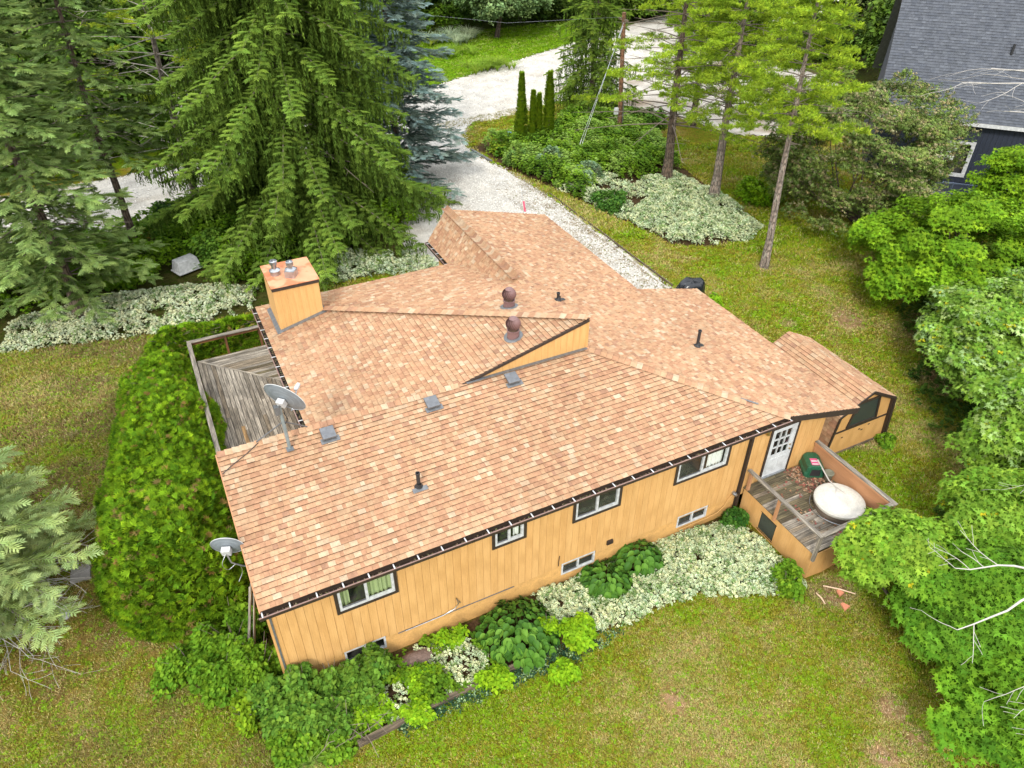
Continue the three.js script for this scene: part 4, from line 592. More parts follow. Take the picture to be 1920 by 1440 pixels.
function dish(label, c, f, R, build, reach = 1.02) { // shallow reflector facing f, feed arm and feed
  const t = thing('satellite_dish', label, 'satellite dish'), q = new THREE.Quaternion().setFromUnitVectors(V(0, 1, 0), f.clone().normalize()), g = new GB(), prof = []; for (let k = 0; k <= 8; k++) prof.push([R * k / 8, 0.16 * R * (k / 8) ** 2]);
  g.lathe(c, prof, 36, undefined, q); for (let k = 0; k < 8; k++) prof.push([R - R * k / 8 * 1.0, 0.16 * R * ((8 - k) / 8) ** 2 - 0.012]);
  const g2 = new GB(); g2.lathe(c, [[R, 0.16 * R - 0.012], [R + 0.008, 0.16 * R], [R - 0.004, 0.16 * R + 0.008]], 36, undefined, q); part('reflector', g, M('grey dish back', [0.30, 0.345, 0.39], 0.5, { map: T.metal }), t); part('rim', g2, W.white, t);
  const dn = V(0, -1, 0).addScaledVector(f, f.y).normalize(), edge = c.clone().addScaledVector(dn, R * 0.96).addScaledVector(f, 0.1), feed = c.clone().addScaledVector(f, R * reach).addScaledVector(dn, R * 0.42);
  part('feed_arm', new GB().tube([edge.clone().addScaledVector(f, -0.1), edge, feed], 0.018, 6), W.galv, t);
  const fd = new GB(); fd.lathe(feed, [[0, 0.1], [0.05, 0.09], [0.06, 0.02], [0.06, -0.08], [0.035, -0.12], [0, -0.12]], 14, undefined, q); part('feed', fd, W.white, t);
  const br = new GB(); br.bar(c.clone().addScaledVector(f, -0.02), c.clone().addScaledVector(f, -0.16), 0.2, 0.2); part('back_bracket', br, W.white, t); build(t, c.clone().addScaledVector(f, -0.14)); return t;
}
dish('large grey satellite dish on a tripod mast on the roof ridge', V(1.86, 6.76, -3.42), V(0.68, 0.36, -0.64).normalize(), 0.56, (t, b) => {
  const base = V(1.75, yA(-3.39) + 0.03, -3.39), top = V(1.74, 6.6, -3.42), pole = M('pale blue steel tube', [0.40, 0.50, 0.53], 0.4, { map: T.metal, metal: 0.4 });
  part('mast', new GB().tube([base, top], 0.045, 12), pole, t); part('elbow', new GB().tube([top, b], 0.04, 8), W.flash, t); const bx = new GB(); bx.box(1.6, 1.74, 6.38, 6.62, -3.5, -3.36); part('actuator', bx, W.flash, t);
  for (const q of [V(1.02, H.hr + 0.06, -3.84), V(2.34, H.hr + 0.06, -3.87)]) part('leg', new GB().tube([V(1.74, 6.12, -3.4), q], 0.02, 8), W.flash, t);
  part('foot_plate', new GB().bar(base.clone().add(V(-0.09, 0.0, 0.02)), base.clone().add(V(0.09, 0.0, 0.02)), 0.2, 0.012), W.flash, t);
  part('coax', new GB().tube([V(1.8, 6.4, -3.4), V(1.86, 6.2, -3.36), V(1.78, 6.05, -3.38)], 0.01, 5), W.black, t); part('coax', new GB().tube([V(1.05, H.hr + 0.05, -3.8), V(0.7, 5.28, -3.6), V(0.3, 5.24, -3.38), V(0.02, 5.2, -3.2)], 0.011, 5), W.black, t);
});
dish('small grey satellite dish bracketed to the left end of the house', V(-0.32, 4.62, -1.28), V(0.36, 0.25, -0.9).normalize(), 0.38, (t, b) => {
  part('arm', new GB().tube([b, b.clone().add(V(0.05, -0.25, 0.1)), V(-0.1, 4.16, -1.0), V(0.05, 4.1, -0.95)], 0.022, 8), W.galv, t); part('wall_plate', new GB().box(-0.01, 0.05, 3.98, 4.2, -1.05, -0.85), W.galv, t);
  part('coax', new GB().tube(bend([b, b.clone().add(V(-0.15, -0.2, 0.12)), b.clone().add(V(-0.05, -0.45, 0.1)), b.clone().add(V(0.16, -0.38, 0.06)), b.clone().add(V(0.22, -0.65, 0.1)), b.clone().add(V(0.08, -0.85, 0.2))], 24), 0.008, 5), W.galv, t);
}, 0.55);
// ---- neighbour's house
{
  const n = thing('neighbour_house', 'dark navy house with steep grey shingled roof behind the lilac', 'house'), e = V(41.1, 5, -14.46), d = V(0.6906, 0, 0.7232), k = V(0.7232, 0, -0.6906), t = 57 * Math.PI / 180, up = k.clone().multiplyScalar(Math.cos(t)).add(V(0, Math.sin(t), 0));
  const P = (s, r) => e.clone().addScaledVector(d, s).addScaledVector(up, r), navy = M('navy cladding', [0.022, 0.030, 0.052], 0.6, { map: T.siding }), w = (s, y, o = 0.5) => e.clone().addScaledVector(d, s).addScaledVector(k, o).setY(y);
  const list = [], rf = sub('roof', n), tone = () => mulc(pick([[0.115, 0.13, 0.16], [0.10, 0.115, 0.145], [0.13, 0.147, 0.178], [0.108, 0.123, 0.15]]), rr(0.92, 1.08));
  roofPlane([P(-4.05, 0), P(14, 0), P(14, 9.5), P(-4.05, 9.5)], P(0, 0), d, up, { parent: rf, list, widths: [0.3, 0.24, 0.36, 0.2], tone }); const rest = new GB(); for (const q of list) tabGeo(rest, q); part('shingles', rest, M('grey asphalt shingle', [1.1, 1.1, 1.1], 0.95, { vc: true, map: T.granule }), rf, 'stuff');
  part('back_slope', new GB().quad(P(-4.05, 9.5), P(14, 9.5), P(14, 9.5).addScaledVector(k, 5.2).add(V(0, -8, 0)), P(-4.05, 9.5).addScaledVector(k, 5.2).add(V(0, -8, 0))), W.flash, rf);
  const o0 = [-0.05, 1.5, 1.88, 3.72];
  for (let s = -3.7; s < 13.8; s += 0.25) { const y1 = 5.3, mid = s + 0.12, cut = mid > o0[0] && mid < o0[1]; for (const [a, b] of cut ? [[0.6, o0[2]], [o0[3], y1]] : [[0.6, y1]]) { const g = new GB(); g.bar(w(mid, a), w(mid, b), 0.242, 0.03, k); part('siding_board', g, navy, n); } }
  part('sheathing', new GB().bar(w(-3.7, 2.9, 0.8), w(13.8, 2.9, 0.8), 0.06, 5), W.room, n);
  { const g = new GB(); for (const s of [o0[0], o0[1]]) g.bar(w(s, o0[2] - 0.1, 0.47), w(s, o0[3] + 0.1, 0.47), 0.2, 0.06, k); g.bar(w(o0[0] - 0.1, o0[2], 0.465), w(o0[1] + 0.1, o0[2], 0.465), 0.06, 0.2); g.bar(w(o0[0] - 0.1, o0[3], 0.465), w(o0[1] + 0.1, o0[3], 0.465), 0.06, 0.14); const wn = sub('window', n); part('frame', g, W.white, wn); part('pane', new GB().quad(w(o0[0], o0[2], 0.52), w(o0[1], o0[2], 0.52), w(o0[1], o0[3], 0.52), w(o0[0], o0[3], 0.52)), W.glass, wn); part('blind', new GB().quad(w(0.2, 2.6, 0.6), w(0.75, 2.5, 0.6), w(0.8, 3.5, 0.6), w(0.25, 3.6, 0.6)), W.sheer, wn); }
  part('fascia', new GB().bar(P(-4.05, 0).add(V(0, -0.1, 0)), P(14, 0).add(V(0, -0.1, 0)), 0.05, 0.2), W.white, n);
  part('gable_wall', new GB().tri(w(-3.7, 1.0, 0.5), w(-3.7, 12.6, 5.1), w(-3.7, 1.0, 9.5)).tri(w(-3.7, 1, 0.5), w(-3.7, 5.2, 0.5), w(-3.7, 12.6, 5.1)), navy, n);
  { const dk = sub('porch', n), f = (s, y, o) => w(s, y, o); part('platform', new GB().hex([f(-1, 1.2, -2.4), f(9, 1.2, -2.4), f(9, 1.2, 0.4), f(-1, 1.2, 0.4), f(-1, 1.45, -2.4), f(9, 1.45, -2.4), f(9, 1.45, 0.4), f(-1, 1.45, 0.4)]), navy, dk); const rm = M('blue grey rail', [0.16, 0.20, 0.30], 0.5); for (const y of [1.75, 2.35]) part('rail', new GB().bar(f(-1, y, -2.35), f(9, y, -2.35), 0.07, 0.07), rm, dk); for (let s = -1; s < 9; s += 1.6) part('post', new GB().bar(f(s, 1.45, -2.35), f(s, 2.4, -2.35), 0.08, 0.08), rm, dk); }
  part('vent_pipe', new GB().tube([P(1.97, 3.75), P(1.97, 3.75).add(V(0, 0.55, 0))], 0.07, 10), W.black, n);
}
{ // parked car seen through the pines
  const c = thing('parked_car', 'silver-blue parked car on the gravel behind the pines', 'car', [42.6, 1.21, -28.6], 0.55), paint = M('silver blue car paint', [0.36, 0.43, 0.50], 0.3, { physical: true, metal: 0.3, coat: 0.8 }), gl = M('car glass', [0.02, 0.025, 0.03], 0.08, { physical: true, spec: 0.8 });
  const prof = (pts, wd, b) => { const s = new THREE.Shape(pts.map(p => new THREE.Vector2(...p))); const g = new THREE.ExtrudeGeometry(s, { depth: wd, bevelEnabled: true, bevelSize: b, bevelThickness: b, bevelSegments: 3 }); g.translate(0, 0, -wd / 2); return g; };
  part('body', prof([[-2.2, 0.35], [2.2, 0.35], [2.25, 0.6], [2.1, 0.8], [1.2, 0.92], [-1.6, 0.98], [-2.2, 0.9], [-2.28, 0.6]], 1.6, 0.08), paint, c);
  part('cabin', prof([[1.15, 0.95], [0.45, 1.36], [-0.9, 1.4], [-1.75, 1.0]], 1.2, 0.1), gl, c); part('roof_panel', prof([[0.5, 1.41], [0.3, 1.46], [-0.8, 1.5], [-1.05, 1.43]], 1.18, 0.05), paint, c);
  for (const x of [-1.4, 1.4]) for (const z of [-0.82, 0.82]) { const w = sub('wheel', c), q = new THREE.Quaternion().setFromAxisAngle(V(1, 0, 0), Math.PI / 2); part('tyre', new GB().lathe(V(x, 0.33, z - 0.1), [[0.2, 0], [0.32, 0], [0.33, 0.05], [0.33, 0.17], [0.32, 0.2], [0.2, 0.2]], 20, undefined, q), W.black, w); part('rim', new GB().lathe(V(x, 0.33, z - 0.11), [[0, 0], [0.2, 0], [0.2, 0.22], [0, 0.22]], 14, undefined, q), W.galv, w); }
  for (const z of [-0.6, 0.6]) part('headlight', new GB().box(2.2, 2.3, 0.62, 0.76, z - 0.18, z + 0.18), W.white, c);
  for (const z of [-0.62, 0.62]) part('tail_light', new GB().box(-2.33, -2.2, 0.7, 0.88, z - 0.16, z + 0.16), M('red lens', [0.4, 0.02, 0.02], 0.3), c);
}
{ // utility pole, wires, small things along the drive
  const p = thing('utility_pole', 'brown wooden utility pole with grey conduit beside the road', 'utility pole', [29.3, 1.15, -29.6]); part('pole', new GB().tube([V(0, 0, 0), V(-0.45, 7.7, 0)], [0.15, 0.12], 14), M('creosoted pole', [0.42, 0.235, 0.13], 0.85, { map: T.bark }), p); part('conduit', new GB().tube([V(0.19, 0, 0.05), V(0.05, 2.6, 0.05)], 0.05, 8), W.galv, p);
  part('meter_box', new GB().box(-0.55, -0.3, 1.6, 2.0, -0.05, 0.12), W.white, p); part('crossbar', new GB().bar(V(-0.45, 7.3, -0.5), V(-0.45, 7.3, 0.5), 0.08, 0.1), WD.timber, p);
  const g = thing('guy_wire', 'pair of guy wires slanting from utility pole into the flower bed', 'wire'); for (const o of [0, 0.22]) part('cable', new GB().tube([V(24.05 + o, 1.2, -26.75), V(28.95, 8.3 + o, -29.6)], 0.012, 5), W.galv, g); part('guard', new GB().tube([V(24.07, 1.15, -26.74), V(24.9, 2.4, -27.25)], 0.024, 8), M('pale guard tube', [0.6, 0.58, 0.56], 0.5), g);
  const w = thing('overhead_wire', 'thin overhead wire crossing in front of the round tree', 'wire'); part('cable', new GB().tube([V(28.9, 8.6, -29.6), V(26, 6.6, -40), V(14, 6.9, -52)], 0.0045, 5), W.galv, w);
  const ps = thing('marker_post', 'dark wooden post with blue box at the driveway corner', 'post', [21.5, 1.2, -30.9]); part('post', new GB().box(-0.05, 0.05, 0, 1.15, -0.05, 0.05), WD.timber, ps); part('box', new GB().box(0.055, 0.3, 0.75, 1.0, -0.1, 0.1), M('blue plastic', [0.10, 0.26, 0.55], 0.5), ps);
  const sk = thing('snow_stake', 'thin white stake with pink ribbon standing in the driveway', 'stake', [18.0, 1.2, -21.6]); part('rod', new GB().tube([V(0, 0, 0), V(-0.12, 1.15, -0.05)], 0.018, 6), W.white, sk); part('ribbon', new GB().quad(V(-0.03, 0.3, 0.02), V(0.06, 0.28, 0.03), V(0.03, 0.62, 0.01), V(-0.09, 0.66, 0)).quad(V(-0.02, 0.1, 0.02), V(0.1, 0.02, 0.05), V(0.06, 0.3, 0.02), V(-0.03, 0.3, 0.02)), M('pink ribbon', [0.8, 0.09, 0.16], 0.7), sk);
  const ends = [-23.2, -20.3, -17.4, -14.5, -11.4], say = ['farthest from the garage', 'second from the road end', 'middle of the row', 'nearest the garage corner'];
  for (let k = 0; k < 4; k++) single('edging_board', new GB().bar(V(20.42 + rr(-0.02, 0.02), 1.25, ends[k] + 0.03), V(20.42 + rr(-0.02, 0.02), 1.25, ends[k + 1] - 0.03), 0.04, 0.12), WD.timber, `grey edging board along the driveway lawn, ${say[k]}`, 'edging board', [0, 0, 0], 'boards edging the driveway');
  single('landscape_timber', new GB().bar(V(19.25, 1.26, -31.4), V(19.55, 1.26, -29.0), 0.13, 0.13), M('blue grey timber', [0.36, 0.40, 0.43], 0.85, { map: T.wood }), 'blue-grey timber edging the bed where the driveway meets the road', 'timber');
  single('loose_plank', new GB().bar(V(27.0, 1.75, -27.0), V(27.6, 1.6, -26.3), 0.25, 0.04), M('pale plank', [0.66, 0.53, 0.40], 0.8, { map: T.wood }), 'pale plank leaning in the flower bed below the utility pole', 'plank');
  // covered grill
  const c = new GB(), N = 20, R2 = [[0.62, 0], [0.6, 0.3], [0.57, 0.62], [0.52, 0.86], [0.36, 0.99], [0, 1.02]], rings = R2.map(([r, y], j) => { const o = []; for (let q = 0; q <= N; q++) { const a = (q % N) / N * 6.283, f = 1 + 0.10 * Math.sin(a * 5 + j) * (1 - y * 0.5) + 0.05 * Math.sin(a * 11 + 2 * j); o.push(c.vert(V(Math.cos(a) * r * 1.2 * f, y + 0.05 * Math.sin(a * 3 + 1) * (y > 0.5 ? 1 : 0), Math.sin(a) * r * 0.8 * f), q / N * 3, y)); } return o; }); for (let j = 0; j + 1 < rings.length; j++) for (let q = 0; q < N; q++) c.i.push(rings[j][q], rings[j + 1][q], rings[j + 1][q + 1], rings[j][q], rings[j + 1][q + 1], rings[j][q + 1]);
  single('covered_grill', c, M('black plastic sheet', [0.012, 0.014, 0.018], 0.25), 'black plastic covered heap behind the roof at the driveway end', 'covered heap', [20.4, 1.2, -10.15]);
  { const t = thing('overturned_tub', 'white plastic tub overturned among shrubs left of the chimney', 'tub', [0.75, 1.05, -22.6], 0.4); part('shell', new GB().hex([V(-0.55, 0.35, 0.35), V(0.55, 0.35, 0.35), V(0.55, 0.35, -0.35), V(-0.55, 0.35, -0.35), V(-0.46, 0.85, 0.27), V(0.46, 0.85, 0.27), V(0.46, 0.85, -0.27), V(-0.46, 0.85, -0.27)]), W.white, t); part('rim', new GB().box(-0.6, 0.6, 0.3, 0.348, -0.4, 0.4), W.white, t); }
  { const t = thing('septic_cap', 'white capped pipe standing in the left lawn', 'pipe', [-4.98, 0.44, -4.78]); part('pipe', new GB().lathe(V(0, 0, 0), [[0.1, -0.1], [0.1, 0.2]], 16), W.white, t); part('cap', new GB().lathe(V(0, 0.2, 0), [[0.12, -0.02], [0.125, 0.05], [0.1, 0.065], [0, 0.07]], 16), W.white, t); }
  single('stone_slab', new GB().hex([V(-0.3, -0.05, 0.32), V(0.26, -0.05, 0.36), V(0.3, -0.05, -0.3), V(-0.26, -0.05, -0.34), V(-0.28, 0.07, 0.3), V(0.24, 0.07, 0.34), V(0.28, 0.07, -0.28), V(-0.24, 0.07, -0.32)]), M('grey slab', [0.40, 0.37, 0.34], 0.9, { map: T.stain, bump: T.lot, bs: 0.01 }), 'flat grey stone slab under the pale spruce on left lawn', 'slab', [-4.5, 0.7, -6.05]);
  for (const [a, b, l] of [[V(15.15, 0.04, 3.6), V(15.78, 0.05, 4.25), 'longer pale stick on the grass by the deck corner'], [V(14.78, 0.03, 3.7), V(14.72, 0.04, 4.12), 'shorter pale stick on the grass beside the flower bed end']]) single('loose_stick', new GB().tube([a, a.clone().lerp(b, 0.5).add(V(0.02, 0.02, 0)), b], [0.022, 0.026, 0.018], 7), M('pale stick', [0.62, 0.45, 0.30], 0.8), l, 'stick');
  for (const [x, z, r, l] of [[15.18, 4.42, 0.14, 'triangular brick shard lying farther out on the lawn'], [15.42, 4.0, 0.11, 'small broken brick shard lying between the pale sticks']]) single('brick_shard', new GB().hex([V(-r, 0, r), V(r, 0, r * 0.6), V(r * 0.3, 0, -r), V(-r * 0.2, 0, -r), V(-r * 0.9, 0.05, r * 0.9), V(r * 0.9, 0.06, r * 0.5), V(r * 0.3, 0.05, -r * 0.8), V(-r * 0.2, 0.05, -r * 0.8)]), M('broken orange brick', [0.66, 0.26, 0.15], 0.9), l, 'brick shard', [x, 0.005, z]);
  for (const [a, b, l] of [[[1.25, 2.12], [2.75, 2.02], 'weathered timber edging the front bed, nearest the corner shrubs'], [[3.2, 1.98], [4.75, 1.96], 'weathered timber edging the front bed, middle one'], [[4.9, 1.95], [6.1, 1.94], 'weathered timber edging the front bed, beside the big hosta']]) single('bed_timber', new GB().bar(V(a[0], 0.07, a[1]), V(b[0], 0.08, b[1]), 0.15, 0.14), WD.timber, l, 'timber', [0, 0, 0], 'timbers edging the front bed');
  for (const [x, z, r, l] of [[3.35, 0.55, 0.34, 'larger mauve boulder against the orange foundation'], [4.15, 0.45, 0.24, 'smaller mauve boulder against the orange foundation']]) { const g = new GB(), ring = []; for (let j = 0; j <= 5; j++) { const o = []; for (let q = 0; q <= 10; q++) { const a = (q % 10) / 10 * 6.283, v = j / 5 * Math.PI / 2, k = 0.75 + 0.5 * hash(q % 10, j, 77); o.push(g.vert(V(Math.cos(a) * Math.cos(v) * r * 1.5 * k, Math.sin(v) * r * 0.8, Math.sin(a) * Math.cos(v) * r * k), q / 10, v)); } ring.push(o); } for (let j = 0; j < 5; j++) for (let q = 0; q < 10; q++) g.i.push(ring[j][q], ring[j + 1][q], ring[j + 1][q + 1], ring[j][q], ring[j + 1][q + 1], ring[j][q + 1]); single('boulder', g, M('mauve stone', [0.24, 0.165, 0.135], 0.9, { map: T.stain, bump: T.lot, bs: 0.02 }), l, 'boulder', [x, -0.02, z]); }
  const wp = thing('broken_trellis', 'broken grey trellis boards leaning at the house corner by hedge', 'trellis'); for (const [a, b] of [[V(-0.62, 0.2, -1.75), V(-0.06, 3.0, -1.45)], [V(-0.52, 0.2, -1.45), V(-0.06, 2.9, -1.2)], [V(-0.6, 0.2, -1.2), V(-0.07, 3.05, -1.0)], [V(-0.7, 0.3, -1.3), V(-0.12, 2.5, -1.75)]]) part('slat', new GB().bar(a, b, 0.08, 0.025), WD.grey[1], wp);
}
// ---------------------------------------------------------------- vegetation: pieces
const LF = { needle: leafMat('needle foliage', 0.7, 0.18), broad: leafMat('broad leaf', 0.6, 0.34), blade: leafMat('grass blade', 0.85, 0.25) };
const barkM = M('bark', [0.30, 0.245, 0.20], 0.95, { map: T.bark, bump: T.lot, bs: 0.02 }), barkGrey = M('lichen grey bark', [0.62, 0.57, 0.53], 0.95, { map: T.bark, bump: T.lot, bs: 0.02 }), twigM = M('grey brown twig', [0.17, 0.135, 0.105], 0.9);
function blade(g, a, b, w, col, nrm) { const d = b.clone().sub(a), s = new THREE.Vector3().crossVectors(d, nrm ?? V(rr(-1, 1), rr(-1, 1), rr(-1, 1))).normalize().multiplyScalar(w / 2), m = a.clone().lerp(b, 0.45); g.tri(a, m.clone().add(s), b, col).tri(a, b, m.clone().sub(s), col); }
function leaf(g, o, q, len, w, col, fold = 0.15, col2) { // folded ovate leaf along +Z of frame q
  const P = (x, y, z) => V(x, y, z).applyQuaternion(q).add(o), c2 = col2 ?? col, b = P(0, 0, 0), t = P(0, -0.12 * len, len), m1 = P(0, 0, len * 0.35), m2 = P(0, -0.03 * len, len * 0.7);
  for (const s of [-1, 1]) { const e1 = P(s * w / 2, fold * w, len * 0.32), e2 = P(s * w * 0.36, fold * w * 0.6, len * 0.68); g.tri(b, m1, e1, c2).tri(m1, m2, e2, col).tri(m1, e2, e1, c2).tri(m2, t, e2, c2); }
}
const qf = (rx, ry, rz = 0) => new THREE.Quaternion().setFromEuler(new THREE.Euler(rx, ry, rz, 'YXZ'));
reseed(11);
const PC = {};
{ let g = new GB(); // hanging branchlet
  for (let k = 0; k < 15; k++) { const t = k / 15, a = rr(0, 6.28), y = -0.5 * t, tip = t > 0.72; const c = mulc([1, 1, 1], rr(0.75, 1.15) * (tip ? 1.25 : 1)); blade(g, V(0, y, 0), V(Math.cos(a) * 0.05, y - rr(0.08, 0.13), Math.sin(a) * 0.05), 0.034, c); }
  PC.hang = g.geo(); }
{ let g = new GB(); // flat spruce spray along +Z
  const shoot = (a, b, c) => { blade(g, a, b, 0.05, c, V(0, 1, 0)); blade(g, a, b, 0.05, c, V(1, 0.2, 0)); };
  shoot(V(0, 0, 0), V(0, 0, 0.42), [1, 1, 1]);
  for (let k = 0; k < 4; k++) for (const s of [-1, 1]) { const z = 0.05 + k * 0.085; shoot(V(0, 0, z), V(s * (0.19 - 0.03 * k), rr(-0.03, 0.02), z + 0.15), mulc([1, 1, 1], rr(0.8, 1.2))); }
  PC.spray = g.geo(); }
{ let g = new GB(); // cedar fan
  for (let k = 0; k < 7; k++) { const a = (k - 3) * 0.34, L = 0.26 - 0.025 * Math.abs(k - 3); blade(g, V(0, 0, 0), V(Math.sin(a) * L, rr(-0.05, 0.03), Math.cos(a) * L), 0.055, mulc([1, 1, 1], rr(0.8, 1.2)), V(0, 1, 0.15)); blade(g, V(Math.sin(a) * L * 0.5, 0, Math.cos(a) * L * 0.5), V(Math.sin(a + 0.4) * L, rr(-0.04, 0.05), Math.cos(a + 0.4) * L * 0.95), 0.035, mulc([1, 1, 1], rr(0.8, 1.25)), V(0.2, 1, 0)); }
  PC.fan = g.geo(); }
{ let g = new GB(); // pine tuft
  for (let k = 0; k < 22; k++) { const a = rr(0, 6.28), e = rr(-0.25, 1.0), d = V(Math.cos(a) * Math.cos(e), Math.sin(e), Math.sin(a) * Math.cos(e)); blade(g, d.clone().multiplyScalar(0.02), d.multiplyScalar(rr(0.12, 0.19)), 0.02, mulc([1, 1, 1], rr(0.8, 1.2))); }
  PC.tuft = g.geo(); }
{ let g = new GB(); // spray of lobed maple leaves
  const lobes = [[0, 0], [0.42, 0.02], [0.2, 0.24], [0.62, 0.5], [0.2, 0.5], [0.14, 0.66], [0, 1.08], [-0.14, 0.66], [-0.2, 0.5], [-0.62, 0.5], [-0.2, 0.24], [-0.42, 0.02]];
  for (let k = 0; k < 9; k++) { const q = qf(rr(-0.1, 0.55), k * 2.4 + rr(-0.3, 0.3), rr(-0.4, 0.4)), o = V(0, rr(-0.06, 0.08), rr(0.03, 0.16)).applyQuaternion(qf(0, k * 2.4)), s = rr(0.12, 0.18), c = mulc([1, 1, 1], rr(0.78, 1.2)), P = ([x, z]) => V(x * s, -0.15 * s * (x * x + z * z) + 0.1 * s * Math.abs(x), z * s).applyQuaternion(q).add(o), m = P([0, 0.38]); for (let i = 0; i < lobes.length; i++) g.tri(m, P(lobes[i]), P(lobes[(i + 1) % lobes.length]), c); }
  PC.maple = g.geo(); }
function spraySimple(n, len, wid, tilt, spread, two) { const g = new GB(); for (let k = 0; k < n; k++) { const a = k * 2.4 + rr(-0.4, 0.4), o = V(Math.cos(a) * rr(0, spread), rr(-spread * 0.5, spread * 0.5), Math.sin(a) * rr(0, spread)), c = mulc([1, 1, 1], rr(0.78, 1.2)); leaf(g, o, qf(rr(-0.2, tilt), a + rr(-0.5, 0.5), rr(-0.4, 0.4)), len * rr(0.75, 1.2), wid * rr(0.8, 1.15), two ? two[0] : c, 0.14, two ? mulc(two[1], rr(0.9, 1.1)) : undefined); } return g.geo(); }
PC.small = spraySimple(14, 0.085, 0.045, 0.7, 0.13); PC.shrub = spraySimple(8, 0.13, 0.085, 0.7, 0.14); PC.lime = spraySimple(9, 0.1, 0.075, 0.7, 0.12); PC.far = spraySimple(10, 0.42, 0.3, 0.8, 0.4); PC.gout = spraySimple(8, 0.08, 0.055, 0.55, 0.1, [[0.08, 0.19, 0.05], [0.95, 0.95, 0.72]]); PC.ivy = spraySimple(9, 0.05, 0.04, 0.6, 0.1);
{ const g = new GB(); for (let k = 0; k < 6; k++) { const a = rr(0, 6.28), r = rr(0.005, 0.035), L = rr(0.03, 0.065), b = V(Math.cos(a) * r, 0, Math.sin(a) * r); blade(g, b, b.clone().add(V(Math.cos(a) * L * 0.9, L * rr(0.45, 0.9), Math.sin(a) * L * 0.9)), 0.011, mulc([1, 1, 1], rr(0.75, 1.25))); } PC.grass = g.geo(); }
{ const g = new GB(); for (let k = 0; k < 4; k++) leaf(g, V(rr(-0.03, 0.03), rr(0.01, 0.02), rr(-0.03, 0.03)), qf(rr(-0.1, 0.3), rr(0, 6.28), 0), 0.042, 0.032, mulc([1, 1, 1], rr(0.85, 1.2)), 0.1); PC.clover = g.geo(); }
{ const g = new GB(); for (let k = 0; k < 46; k++) { const a = rr(0, 6.28), L = rr(0.6, 1.0), pts = [0, 0.35, 0.7, 1].map(t => V(Math.cos(a) * L * 0.75 * t ** 1.4, L * (1.25 * t - 0.75 * t * t), Math.sin(a) * L * 0.75 * t ** 1.4)), s = V(-Math.sin(a), 0, Math.cos(a)).multiplyScalar(0.016), c = mulc([1, 1, 1], rr(0.75, 1.25)); for (let j = 0; j < 3; j++) { const w0 = 1 - j * 0.28, w1 = 1 - (j + 1) * 0.3; g.quad(pts[j].clone().addScaledVector(s, -w0), pts[j].clone().addScaledVector(s, w0), pts[j + 1].clone().addScaledVector(s, w1), pts[j + 1].clone().addScaledVector(s, -w1), c); } } PC.clump = g.geo(); }
const jit = (c, k = 0.14) => { const b = rr(1 - k, 1 + k), h = rr(-k * 0.5, k * 0.5); return [Math.max(0.003, c[0] * b * (1 + h)), c[1] * b, Math.max(0.002, c[2] * b * (1 - h))]; };

